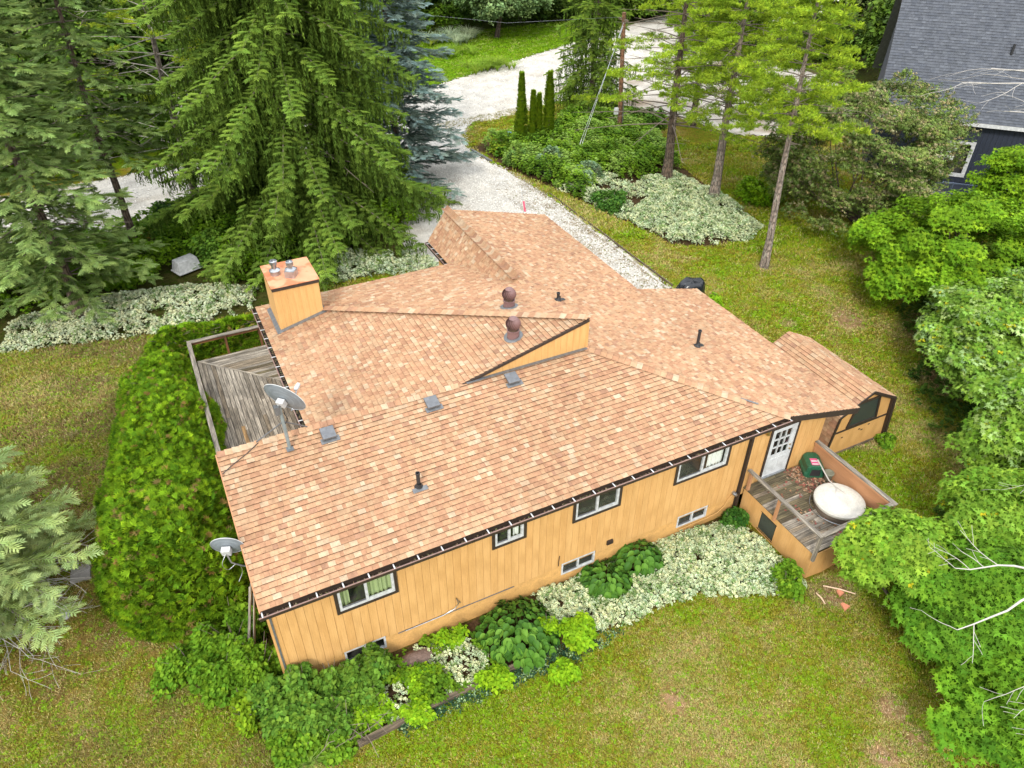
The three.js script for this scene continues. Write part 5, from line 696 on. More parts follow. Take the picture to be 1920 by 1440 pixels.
// ---------------------------------------------------------------- conifers
function conifer(o) {
  const t = thing(o.name ?? 'spruce_tree', o.label, 'tree', [o.x, groundY(o.x, o.z) - 0.05, o.z], 0, o.group), H = o.H, low = o.low ?? 1.2, tr = new GB(), br = new GB(), ms = { hang: [], spray: [], tuft: [] }, cs = { hang: [], spray: [], tuft: [] };
  const lean = o.lean ?? [0, 0], tp = y => V(lean[0] * y / H + 0.06 * Math.sin(y * 0.7), y, lean[1] * y / H + 0.05 * Math.cos(y * 0.9));
  const ys = []; for (let k = 0; k <= 9; k++) ys.push(H * k / 9); tr.tube(ys.map(tp), ys.map(y => lerp(o.tr, 0.03, (y / H) ** 0.9) * (y === 0 ? 1.25 : 1)), 10); part('trunk', tr, o.bark ?? barkM, t);
  let kb0 = 1; const put = (k, m, c) => { ms[k].push(m); cs[k].push(mulc(c, kb0)); };
  for (let h = low; h < H - 0.4; h += o.step * rr(0.8, 1.2)) {
    const f = (h - low) / (H - low), n = o.per ?? 6, a0 = rr(0, 6.28);
    for (let k = 0; k < n; k++) {
      const az = a0 + k / n * 6.283 + rr(-0.25, 0.25); const kb = rr(0.78, 1.18); let L = o.R * Math.pow(1 - f, o.pow ?? 0.75) * rr(0.75, 1.1); kb0 = kb; if (o.gap && rnd() < o.gap) continue; if (L < 0.35) L = 0.35;
      const D = V(Math.cos(az), 0, Math.sin(az)), S = V(-Math.sin(az), 0, Math.cos(az)), base = tp(h), cv = s => base.clone().addScaledVector(D, L * s).add(V(0, L * (o.rise * s + o.droop * s * s + o.lift * s ** 4), 0)), pts = []; for (let j = 0; j <= 5; j++) pts.push(cv(j / 5));
      const dead = o.dead && rnd() < o.dead * smooth(0.75, 0.1, f); br.tube(pts, pts.map((_, j) => lerp(0.008 + 0.0065 * L, 0.004, j / 5)), 5, undefined, false);
      if (dead) { for (let j = 0; j < 6; j++) { const s = rr(0.3, 0.95), p = cv(s), e = p.clone().addScaledVector(D, rr(0.1, 0.4)).addScaledVector(S, rr(-0.6, 0.6)).add(V(0, rr(-0.2, 0.15), 0)); br.tube([p, e], [0.012, 0.004], 4, undefined, false); } continue; }
      for (let s = o.s0 ?? 0.2; s < 1; s += o.gapS / L) for (const side of [-1, 1]) {
        if (rnd() > o.fill) continue;
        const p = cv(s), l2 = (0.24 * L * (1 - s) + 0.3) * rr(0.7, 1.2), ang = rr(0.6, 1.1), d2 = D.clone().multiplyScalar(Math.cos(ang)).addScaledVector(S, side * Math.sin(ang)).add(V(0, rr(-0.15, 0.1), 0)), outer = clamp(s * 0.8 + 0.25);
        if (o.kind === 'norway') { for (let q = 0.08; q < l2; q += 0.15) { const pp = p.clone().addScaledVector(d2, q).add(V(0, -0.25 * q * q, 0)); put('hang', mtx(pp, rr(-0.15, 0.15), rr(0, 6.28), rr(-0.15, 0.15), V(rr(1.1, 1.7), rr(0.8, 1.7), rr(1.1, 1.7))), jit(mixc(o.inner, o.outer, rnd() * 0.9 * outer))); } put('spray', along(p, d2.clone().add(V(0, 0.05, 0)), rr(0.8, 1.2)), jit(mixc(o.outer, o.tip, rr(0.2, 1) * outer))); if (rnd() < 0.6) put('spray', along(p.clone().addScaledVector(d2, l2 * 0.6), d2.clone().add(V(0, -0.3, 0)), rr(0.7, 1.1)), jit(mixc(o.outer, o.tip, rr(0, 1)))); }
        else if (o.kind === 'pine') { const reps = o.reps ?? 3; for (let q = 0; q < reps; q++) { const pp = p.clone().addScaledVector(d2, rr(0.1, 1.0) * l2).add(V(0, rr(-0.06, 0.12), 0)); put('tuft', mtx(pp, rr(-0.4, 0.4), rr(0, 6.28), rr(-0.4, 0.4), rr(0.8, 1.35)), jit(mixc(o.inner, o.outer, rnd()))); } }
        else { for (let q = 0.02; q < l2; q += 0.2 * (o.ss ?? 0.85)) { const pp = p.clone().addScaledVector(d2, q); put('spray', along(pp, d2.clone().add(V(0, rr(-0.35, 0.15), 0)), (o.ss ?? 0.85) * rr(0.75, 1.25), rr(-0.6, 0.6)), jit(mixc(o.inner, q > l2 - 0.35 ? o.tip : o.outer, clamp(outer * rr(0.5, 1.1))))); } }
      }
      if (o.kind === 'norway' || o.kind === 'spruce') for (let s = 0.15; s < 0.95; s += (o.topS ?? 0.2) / L) put('spray', along(cv(s).add(V(0, 0.02, 0)), cv(s + 0.05).sub(cv(s)).addScaledVector(S, L * rr(-0.03, 0.03)), rr(0.7, 1.05), rr(-0.3, 0.3)), jit(mixc(o.outer, o.tip, rr(0.1, 0.9) * clamp(s + 0.2))));
      if (o.kind !== 'pine') put('spray', along(cv(0.94), cv(1).sub(cv(0.9)), 1.1), jit(o.tip)); else for (let q = 0; q < 3; q++) put('tuft', mtx(cv(rr(0.85, 1)), rr(-0.4, 0.4), rr(0, 6), 0, rr(0.9, 1.4)), jit(o.outer));
    }
  }
  part('branches', br, o.twig ?? twigM, t, 'stuff');
  for (const k of ['hang', 'spray', 'tuft']) if (ms[k].length) copies('crown', PC[k], LF.needle, ms[k], cs[k], t);
  return t;
}
function broad(o) { // trunk, limbs and clumped leaf sprays
  const gy = groundY(o.x, o.z), t = thing(o.name ?? 'maple_tree', o.label, o.cat ?? 'tree', [o.x, gy - 0.05, o.z], 0, o.group), c = V(o.c[0] - o.x, o.c[1] - gy, o.c[2] - o.z), r = V(...o.r), tr = new GB(), ms = [], cs = [], m2 = [], c2 = [], cen = [];
  for (let k = 0; k < o.clumps; k++) { const a = rr(0, 6.28), e = Math.asin(rr(o.under ?? -0.35, 1)), f = rr(0.5, 1) ** 0.6 * rr(0.88, 1.06) * (0.68 + 0.62 * fbm(Math.cos(a) * 1.6 + o.x, Math.sin(a) * 1.6 + e * 1.5 + o.z, 501, 3)); cen.push(V(Math.cos(a) * Math.cos(e) * r.x * f, Math.sin(e) * r.y * f, Math.sin(a) * Math.cos(e) * r.z * f).add(c)); }
  const top = V(c.x * 0.6, Math.max(0.4, c.y - r.y * 0.75), c.z * 0.6), stems = o.stems ?? 1;
  for (let s = 0; s < stems; s++) { const b = stems > 1 ? V(rr(-0.4, 0.4), 0, rr(-0.4, 0.4)) : V(0, 0, 0), tt = top.clone().add(stems > 1 ? V(rr(-0.8, 0.8), rr(-0.2, 0.4), rr(-0.8, 0.8)) : V(0, 0, 0)); tr.tube([b, b.clone().lerp(tt, 0.5).add(V(rr(-0.1, 0.1), 0, rr(-0.1, 0.1))), tt], [o.tr, o.tr * 0.8, o.tr * 0.65], 8); for (let k = s; k < Math.min(cen.length, 26); k += stems) { const e = cen[k], m = tt.clone().lerp(e, 0.5).add(V(0, -0.1 * r.y, 0)); tr.tube([tt, m, e], [o.tr * 0.45, o.tr * 0.28, 0.012], 5, undefined, false); } }
  part('trunk', tr, o.bark ?? barkM, t);
  for (const p of cen) { const kc = rr(0.82, 1.18), out = p.clone().sub(c), cR = o.cr * rr(0.7, 1.25); for (let q = 0; q < o.per; q++) { const a = rr(0, 6.28), rad = Math.sqrt(rnd()) * cR, pos = p.clone().add(V(Math.cos(a) * rad, rr(-0.32, 0.32) * cR - 0.25 * rad * rad / cR, Math.sin(a) * rad)); const ol = Math.atan2(out.x, out.z); ms.push(mtx(pos, rr(-0.1, 0.6), ol + rr(-0.9, 0.9), rr(-0.35, 0.35), (o.s ?? 1) * rr(0.75, 1.2))); cs.push(jit(mulc(o.cols[2] && rnd() < 0.22 ? o.cols[2] : mixc(o.cols[0], o.cols[1], rnd()), kc), 0.2)); if (o.seed && rnd() < o.seed) { m2.push(mtx(pos.clone().add(V(0, 0.06, 0)), rr(-0.3, 0.5), rr(0, 6), 0, rr(0.7, 1.1))); c2.push(jit([0.46, 0.42, 0.02])); } } }
  copies('crown', PC[o.leaf ?? 'maple'], LF.broad, ms, cs, t); if (m2.length) copies('seed_clusters', PC.lime, LF.broad, m2, c2, t);
  return t;
}
function shrub(o) { // low leafy mound from the ground up
  const gy = groundY(o.x, o.z) + (o.y ?? 0), t = thing(o.name ?? 'shrub', o.label, o.cat ?? 'shrub', [o.x, gy, o.z], 0, o.group), ms = [], cs = [], st = new GB(), [rx, ry, rz] = o.r;
  const lobes = []; for (let k = 0; k < (o.lobes ?? 9); k++) { const a = rr(0, 6.28), f = Math.sqrt(rnd()) * 0.72, hh = rr(0.45, 1.0) * (1 - 0.45 * f); lobes.push([Math.cos(a) * f * rx, hh * ry, Math.sin(a) * f * rz, rr(0.28, 0.5)]); }
  for (let k = 0; k < o.n; k++) { const [lx, ly, lz, lr] = lobes[Math.floor(rnd() * lobes.length)], a = rr(0, 6.28), f = Math.sqrt(rnd()), v = rnd() ** 1.5; const p = V(lx + Math.cos(a) * f * lr * rx * (0.7 + 0.6 * v), 0.04 + Math.max(0, ly * (1 - 0.8 * v) - 0.25 * ry * f * f * lr), lz + Math.sin(a) * f * lr * rz * (0.7 + 0.6 * v)); ms.push(mtx(p, rr(-0.3, 0.8), Math.atan2(p.x, p.z) + rr(-1.4, 1.4), rr(-0.5, 0.5), (o.s ?? 1) * rr(0.7, 1.3))); cs.push(jit(mixc(o.cols[0], o.cols[1], rnd()), 0.22)); }
  for (let k = 0; k < (o.stems ?? 7); k++) { const a = rr(0, 6.28), f = rr(0.3, 0.8); st.tube([V(0.1 * Math.cos(a), -0.03, 0.1 * Math.sin(a)), V(Math.cos(a) * rx * f * 0.5, ry * 0.45, Math.sin(a) * rz * f * 0.5), V(Math.cos(a) * rx * f, ry * 0.8, Math.sin(a) * rz * f)], [0.018, 0.013, 0.005], 4, undefined, false); }
  part('stems', st, twigM, t); copies('foliage', PC[o.leaf ?? 'shrub'], LF.broad, ms, cs, t); return t;
}
function bareBranch(g, p, d, L, r, depth) { // grows a leafless limb into g
  const pts = [p.clone()], n = 5; let q = p.clone(), dir = d.clone().normalize(); for (let k = 0; k < n; k++) { dir.add(V(rr(-0.18, 0.18), rr(-0.14, 0.1), rr(-0.18, 0.18))).normalize(); q = q.clone().addScaledVector(dir, L / n); pts.push(q); }
  g.tube(pts, pts.map((_, k) => lerp(r, Math.max(0.004, r * 0.35), k / n)), 5, undefined, false);
  if (depth > 0) for (let k = 1; k <= n; k++) { if (rnd() < 0.25) continue; const s = rnd() < 0.5 ? -1 : 1, dd = dir.clone().applyAxisAngle(V(0, 1, 0), s * rr(0.5, 1.0)).add(V(0, rr(-0.2, 0.25), 0)); bareBranch(g, pts[k], dd, L * rr(0.3, 0.55), r * (1 - k / n * 0.5) * 0.5, depth - 1); }
}
// ---------------------------------------------------------------- vegetation: placing
reseed(21);
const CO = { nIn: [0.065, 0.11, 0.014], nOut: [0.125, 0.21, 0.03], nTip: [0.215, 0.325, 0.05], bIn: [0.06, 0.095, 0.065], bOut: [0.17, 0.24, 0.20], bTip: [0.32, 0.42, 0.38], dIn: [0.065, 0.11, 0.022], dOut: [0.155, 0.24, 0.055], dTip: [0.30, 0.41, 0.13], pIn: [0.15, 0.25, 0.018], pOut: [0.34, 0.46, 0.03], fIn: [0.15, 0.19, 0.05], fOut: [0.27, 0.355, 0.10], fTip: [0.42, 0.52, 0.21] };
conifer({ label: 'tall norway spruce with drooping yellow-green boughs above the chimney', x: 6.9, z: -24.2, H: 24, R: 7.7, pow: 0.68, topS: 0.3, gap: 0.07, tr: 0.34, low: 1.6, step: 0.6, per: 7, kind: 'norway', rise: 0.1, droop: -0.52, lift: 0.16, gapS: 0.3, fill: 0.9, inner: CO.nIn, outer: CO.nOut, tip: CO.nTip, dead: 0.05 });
conifer({ label: 'blue-grey spruce behind the drooping spruce at the driveway mouth', x: 13.3, z: -28.4, H: 16, R: 4.6, tr: 0.24, low: 1.0, step: 0.5, per: 6, kind: 'spruce', rise: 0.05, droop: -0.2, lift: 0.1, gapS: 0.34, fill: 0.75, inner: CO.bIn, outer: CO.bOut, tip: CO.bTip });
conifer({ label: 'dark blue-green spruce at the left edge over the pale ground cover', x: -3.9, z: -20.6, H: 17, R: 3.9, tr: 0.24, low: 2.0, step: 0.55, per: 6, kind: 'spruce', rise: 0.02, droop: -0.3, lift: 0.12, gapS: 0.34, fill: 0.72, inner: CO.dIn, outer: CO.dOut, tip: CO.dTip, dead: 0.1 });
conifer({ label: 'dark spruce with bare lower trunk beside the road on the left', x: -1.2, z: -25.4, H: 16, R: 3.4, tr: 0.2, low: 5.2, step: 0.55, per: 5, kind: 'spruce', rise: 0.0, droop: -0.3, lift: 0.1, gapS: 0.36, fill: 0.66, inner: CO.dIn, outer: CO.dOut, tip: CO.dTip, dead: 0.25 });
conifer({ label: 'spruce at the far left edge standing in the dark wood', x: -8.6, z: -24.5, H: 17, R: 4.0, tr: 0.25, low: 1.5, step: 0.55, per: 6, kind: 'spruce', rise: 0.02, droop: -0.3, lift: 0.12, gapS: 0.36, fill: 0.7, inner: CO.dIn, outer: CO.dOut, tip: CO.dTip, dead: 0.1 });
conifer({ name: 'pine_tree', label: 'thin lichen-covered pine with many bare branches left of the spruce', x: 2.2, z: -29.4, H: 17, R: 5.0, tr: 0.22, low: 3.6, step: 0.6, per: 5, kind: 'pine', rise: 0.12, droop: -0.12, lift: 0.05, gapS: 0.42, fill: 0.75, s0: 0.5, reps: 5, inner: CO.pIn, outer: [0.42, 0.50, 0.04], dead: 0.6, bark: barkGrey, twig: M('pale dead twig', [0.33, 0.29, 0.25], 0.9) });
conifer({ label: 'dense drooping spruce between road and flower bed behind the pole', x: 29.8, z: -34.2, H: 13, R: 3.4, tr: 0.22, low: 1.8, step: 0.6, per: 6, kind: 'norway', rise: 0.04, droop: -0.45, lift: 0.14, gapS: 0.38, fill: 0.75, inner: CO.nIn, outer: CO.nOut, tip: [0.18, 0.26, 0.03] });
const pineO = { name: 'pine_tree', kind: 'pine', rise: 0.1, droop: -0.16, lift: 0.05, gapS: 0.3, inner: CO.pIn, outer: CO.pOut, bark: barkGrey };
conifer({ ...pineO, label: 'thick-trunked pine in the pale ground cover nearest the utility pole', x: 27.5, z: -21.8, H: 15, R: 6.0, tr: 0.3, low: 3.4, step: 0.5, per: 6, fill: 0.88, s0: 0.45, dead: 0.5, lean: [-0.3, 0], bark: barkM, reps: 4 });
conifer({ ...pineO, label: 'middle pine trunk rising from the tip of the pale bed', x: 28.25, z: -18.4, H: 14, R: 4.4, tr: 0.28, low: 5.4, step: 0.5, per: 6, fill: 0.92, s0: 0.3, dead: 0.3, reps: 6 });
conifer({ ...pineO, label: 'slender pale-trunked pine standing alone on the right lawn', x: 25.5, z: -11.1, H: 14.2, R: 3.0, tr: 0.19, low: 6.8, step: 0.52, per: 6, fill: 0.85, s0: 0.25, dead: 0.2, reps: 5, lean: [-0.5, 0] });
conifer({ ...pineO, label: 'pine with bare trunk at the edge of the parking gravel', x: 35.2, z: -29.4, H: 14, R: 4.0, tr: 0.24, low: 3.4, step: 0.6, per: 6, fill: 0.85, s0: 0.35, dead: 0.4, bark: barkM, reps: 5 });
{ // young spruce at the left edge, near the camera, pale needles and a skirt of bare branches
  const t = conifer({ label: 'pale green spruce on the left lawn with bare grey lower branches', x: -7.1, z: -5.9, H: 9.4, R: 3.5, tr: 0.16, low: 1.0, step: 0.4, per: 7, pow: 0.85, kind: 'spruce', rise: 0.06, droop: -0.2, lift: 0.1, gapS: 0.24, fill: 0.9, ss: 0.62, inner: CO.fIn, outer: CO.fOut, tip: CO.fTip });
  const g = new GB(); for (let k = 0; k < 22; k++) { const a = rr(-0.9, 1.3); bareBranch(g, V(0, rr(0.3, 1.1), 0), V(Math.cos(a), rr(-0.12, 0.05), Math.sin(a)), rr(1.8, 3.0), 0.022, 2); } part('bare_branches', g, WD.dead, t, 'stuff');
}
// slim cedars by the drive
[['tallest slim columnar cedar, leftmost of the four', 22.2, 4.7, 0.52], ['short slim columnar cedar, second of the four from the driveway', 22.95, 3.6, 0.36], ['shortest slim columnar cedar, third of the four', 23.45, 3.3, 0.34], ['tall slim columnar cedar, rightmost of the four', 24.1, 4.6, 0.5]].forEach(([l, x, h, r], i) => {
  const t = thing('columnar_cedar', l, 'tree', [x, 1.18, -30.2 + 0.15 * (i % 2)], 0, 'columnar cedars by the driveway'), ms = [], cs = []; part('trunk', new GB().tube([V(0, 0, 0), V(0.05, h * 0.9, 0)], [0.06, 0.01], 6), barkM, t);
  for (let k = 0; k < 900 * h / 4; k++) { const y = rnd() * h, a = rr(0, 6.28), rad = r * Math.min(1, 0.45 + y / h * 2.5) * Math.pow(Math.max(0.02, 1 - y / h), 0.6) * (0.85 + 0.25 * Math.sin(a * 2 + i + y)) * rr(0.65, 1), d = V(Math.cos(a), 1.5, Math.sin(a)); ms.push(along(V(Math.cos(a) * rad, y, Math.sin(a) * rad), d, rr(0.6, 1.05), 0, V(Math.cos(a), 0, Math.sin(a)))); cs.push(jit(mixc([0.10, 0.18, 0.008], [0.22, 0.32, 0.014], rnd()))); }
  copies('crown', PC.fan, LF.needle, ms, cs, t);
});
{ // cedar hedge round the deck
  const hedge = (label, P, top, n, stemSpots) => { const t = thing('cedar_hedge', label, 'hedge', [0, 0, 0]), ms = [], cs = []; let x0 = 1e9, x1 = -1e9, z0 = 1e9, z1 = -1e9; for (const [x, z] of P) { x0 = Math.min(x0, x); x1 = Math.max(x1, x); z0 = Math.min(z0, z); z1 = Math.max(z1, z); }
    for (let k = 0, tries = 0; k < n && tries < n * 8; tries++) { const x = rr(x0 - 0.3, x1 + 0.3), z = rr(z0 - 0.3, z1 + 0.3), e = 0.55 * (fbm(x * 0.9, z * 0.9, 311, 3) - 0.5) - 0.05; const ins = inPoly(x, z, P), dp = distPoly(x, z, P), dd = ins ? dp : -dp; if (dd < e) continue; const edge = dd - e, gy = groundY(x, z), bump = 0.36 * (fbm(x * 1.2, z * 1.2, 313, 3) - 0.5) + 0.25 * (vnoise(x * 3, z * 3, 317) - 0.5), hh = (top(x, z) + bump - gy) * Math.pow(clamp(edge / 1.05), 0.5); const side = edge < 0.6 && rnd() < 0.72; const y = gy + (side ? rnd() * hh : hh * rr(0.8, 1) - rr(0, 0.3) * (rnd() < 0.5)); 
      const ex = 0.05, nx = (distPoly(x + ex, z, P) - distPoly(x - ex, z, P)) * (ins ? -1 : 1), nz = (distPoly(x, z + ex, P) - distPoly(x, z - ex, P)) * (ins ? -1 : 1), nl = Math.hypot(nx, nz) || 1, out = clamp(1.1 - edge), az = rr(0, 6.28); const d = V(nx / nl * out + 0.55 * Math.cos(az), side ? rr(-0.15, 0.6) : rr(0.15, 0.9), nz / nl * out + 0.55 * Math.sin(az)); ms.push(along(V(x, Math.max(gy + 0.05, y), z), d, rr(0.5, 0.95), rr(-0.9, 0.9))); cs.push(jit(rnd() < 0.05 ? [0.27, 0.19, 0.06] : mixc([0.065, 0.15, 0.008], [0.225, 0.375, 0.014], rnd()), 0.24)); k++; }
    const st = new GB(); for (const [x, z] of stemSpots) { const gy = groundY(x, z); st.tube([V(x, gy - 0.05, z), V(x + rr(-0.1, 0.1), (top(x, z) + gy) / 2, z), V(x, top(x, z) - 0.3, z)], [0.09, 0.06, 0.02], 6); for (let k = 0; k < 14; k++) { const a = rr(0, 6.28), y = rr(gy + 0.3, top(x, z) - 0.4); st.tube([V(x, y, z), V(x + Math.cos(a) * 0.8, y + 0.3, z + Math.sin(a) * 0.8)], [0.02, 0.006], 4, undefined, false); } }
    part('stems', st, barkM, t); copies('foliage', PC.fan, LF.needle, ms, cs, t); return t; };
  const row = []; for (let z = -13.2; z < -3.4; z += 1.1) row.push([-1.6 + rr(-0.2, 0.2), z]);
  hedge('long bright green cedar hedge along the left side of the house', [[-3.95, -5.0], [-3.3, -3.5], [-1.7, -2.6], [-0.5, -2.5], [-0.14, -3.6], [-0.1, -4.8], [0.1, -5.4], [0.12, -11.2], [-0.12, -12.2], [-0.12, -14.4], [-0.9, -15.2], [-2.5, -14.4], [-2.95, -11], [-3.4, -8.5], [-3.8, -6.6]], (x, z) => 2.9 + 0.2 * smooth(-6, -3, z) + 0.22 * Math.sin(z * 1.1) * 0.5 - 0.5 * smooth(-9, -14, z), 36000, row);
  hedge('low bright green cedar hedge behind the deck rail below the chimney', [[-1.2, -15.1], [3.4, -14.95], [6.5, -14.9], [6.6, -15.7], [3.4, -16.2], [0, -16.6], [-1.6, -16.4]], () => 2.35, 10000, [[-0.6, -15.7], [0.6, -15.7], [1.8, -15.6], [3, -15.5], [4.4, -15.4], [5.7, -15.3]]);
}
// broadleaf trees on the right
broad({ name: 'lilac_tree', label: 'big dusty green lilac tree in front of the navy house', x: 33, z: -12.2, c: [33.3, 4.7, -13.8], r: [5.1, 4.1, 4.8], tr: 0.13, stems: 5, clumps: 260, per: 66, cr: 0.75, leaf: 'small', s: 1.15, cols: [[0.10, 0.165, 0.03], [0.25, 0.32, 0.085], [0.33, 0.29, 0.15]], under: -0.7 });
broad({ label: 'bright yellow-green maple below the navy house', x: 31, z: -4.6, c: [31.2, 3.3, -5.3], r: [3.9, 2.6, 3.6], tr: 0.09, stems: 4, clumps: 100, per: 54, cr: 0.75, cols: [[0.11, 0.24, 0.010], [0.235, 0.40, 0.018]], under: -0.5 });
broad({ label: 'maple at the right edge in front of the neighbour window', x: 39.4, z: -7.6, c: [39.2, 4.0, -7.8], r: [2.8, 2.5, 2.8], tr: 0.1, clumps: 70, per: 44, cr: 0.8, cols: [[0.12, 0.25, 0.010], [0.24, 0.40, 0.018]], under: -0.4 });
broad({ label: 'silver-green maple with yellow seed clusters right of the shed', x: 28.2, z: -0.6, c: [27.9, 2.6, -0.6], r: [3.4, 2.1, 3.0], tr: 0.1, stems: 3, clumps: 130, per: 64, cr: 0.7, s: 0.9, cols: [[0.13, 0.26, 0.02], [0.27, 0.43, 0.07], [0.36, 0.50, 0.18]], seed: 0.05, under: -0.5 });
broad({ label: 'silver-green maple at the right edge level with the deck', x: 24.4, z: 3.5, c: [24.2, 2.6, 3.4], r: [2.1, 1.9, 2.1], tr: 0.09, clumps: 78, per: 44, cr: 0.7, cols: [[0.13, 0.26, 0.018], [0.26, 0.42, 0.06], [0.34, 0.48, 0.15]], seed: 0.03, under: -0.5 });
broad({ label: 'young maple reaching over the front corner of the deck', x: 16.9, z: 5.2, c: [16.4, 2.05, 4.7], r: [1.5, 0.95, 1.0], tr: 0.06, stems: 2, clumps: 40, per: 32, cr: 0.45, cols: [[0.14, 0.285, 0.018], [0.29, 0.46, 0.05]], seed: 0.05, under: -0.3 });
broad({ label: 'spreading maple on the lawn edge right of the deck', x: 20.2, z: 5.4, c: [20.0, 2.2, 5.3], r: [1.7, 1.2, 1.4], tr: 0.07, clumps: 48, per: 46, cr: 0.6, cols: [[0.13, 0.27, 0.018], [0.27, 0.44, 0.05]], seed: 0.03, under: -0.4 });
broad({ label: 'dense dark green maple at the right edge of front lawn', x: 17.5, z: 6.6, c: [17.4, 1.7, 6.6], r: [2.0, 1.5, 1.5], tr: 0.08, clumps: 64, per: 54, cr: 0.55, cols: [[0.075, 0.19, 0.012], [0.15, 0.31, 0.022]], under: -0.5 });
broad({ label: 'bright green maple sapling in the lower right corner', x: 15.9, z: 9.2, c: [15.8, 1.3, 9.0], r: [1.9, 1.3, 1.2], tr: 0.05, clumps: 40, per: 50, cr: 0.5, cols: [[0.085, 0.21, 0.012], [0.19, 0.37, 0.022]], under: -0.2 });
{ // leafless limbs
  const limb = (label, root, specs) => { const t = thing('dead_tree', label, 'tree', root), g = new GB(), tr = new GB(); tr.tube([V(0, 0, 0), V(-0.2, specs[0][0].y, 0)], [0.13, 0.09], 8); part('trunk', tr, WD.dead, t); for (const [p, d, L, r] of specs) bareBranch(g, p, d, L, r, 2); part('branches', g, WD.dead, t, 'stuff'); };
  reseed(77);
  limb('bleached leafless tree reaching in at the lower right edge', [16.9, 0, 8.3], [[V(-0.2, 3.6, -0.6), V(-1, 0.12, -0.15), 2.5, 0.035], [V(-0.2, 3.2, 0), V(-1, 0.0, 0.25), 2.3, 0.03], [V(-0.1, 3.0, 0.5), V(-1, -0.1, 0.5), 2.0, 0.03], [V(-0.1, 4.0, -1.0), V(-0.9, 0.2, -0.7), 2.2, 0.03]]);
  limb('bleached leafless tree over the maples on the right edge', [22.6, 0, 5.4], [[V(-0.2, 4.6, 0.2), V(-1, -0.05, 0.1), 2.3, 0.03], [V(-0.2, 4.3, 0.3), V(-0.9, -0.2, 0.5), 2.0, 0.03]]);
  limb('bare grey branches in front of the steep grey roof', [39.6, 1.2, -6.6], [[V(-0.2, 7.6, 0), V(-1, 0.10, -0.62), 6.0, 0.05], [V(-0.2, 7.9, 0), V(-0.9, 0.2, -0.9), 5.2, 0.045], [V(-0.2, 6.6, 0), V(-1, 0.1, -0.3), 5.0, 0.04]]);
}
// the wood beyond the road
reseed(31);
broad({ name: 'apple_tree', label: 'round grey-green apple tree on the bright lawn across the road', x: 34, z: -58.6, c: [35.2, 5.6, -59.4], r: [5.6, 3.0, 4.4], tr: 0.28, clumps: 170, per: 30, cr: 1.0, leaf: 'shrub', s: 2.3, cols: [[0.14, 0.23, 0.07], [0.28, 0.40, 0.16]], under: -0.6 });
for (const [x, z, r, h, k, l] of [[20, -64, 5, 6, 0, 'leafy tree of the far wood above the blue-grey spruce'], [27, -68, 5.5, 6.5, 1, 'dark tree of the far wood left of the apple tree'], [42, -66, 6, 6.5, 1, 'dark tree of the far wood right behind the apple tree'], [50, -62, 5.5, 6, 0, 'leafy tree of the far wood above the utility pole'], [12, -60, 5, 6, 1, 'dark tree of the far wood behind the drooping spruce top'], [4, -56, 5, 6.5, 0, 'leafy tree across the road behind the bare-branched pine'], [-4, -52, 5, 6.5, 1, 'dark tree across the road behind the left spruces'], [60, -58, 5.5, 6, 1, 'dark tree of the far wood behind the middle pine'], [52, -46, 4.6, 5.5, 0, 'leafy tree across the road above the parked car'], [58, -38, 5, 6, 1, 'dark tree behind the slender pale-trunked pine'], [8, -47.5, 4.5, 5.5, 1, 'dark tree across the road left of the drooping spruce'], [-1, -43.5, 4, 5.5, 0, 'leafy tree at the road edge between the left trunks'], [-9, -42.5, 4.5, 6, 1, 'dark tree across the road at the left picture edge'], [50, -22, 4.5, 6, 1, 'dark tree between the lilac and the navy house'], [56, -28, 5, 6.5, 0, 'leafy tree at the left edge of the steep grey roof'], [15, -53, 4, 5.2, 0, 'leafy tree on the bright lawn behind the blue-grey spruce'], [34, -72, 6, 6.5, 1, 'dark tree of the far wood straight behind the apple tree']]) broad({ name: 'woodland_tree', label: l, x, z, c: [x, h - 0.8, z], r: [r, h - 1.4, r * 0.9], tr: 0.22, clumps: 78, per: 22, cr: 1.35, leaf: 'far', s: 0.85, cols: k ? [[0.035, 0.075, 0.012], [0.09, 0.15, 0.022]] : [[0.06, 0.12, 0.014], [0.16, 0.26, 0.03]], under: -0.95, group: 'trees of the wood across the road' });
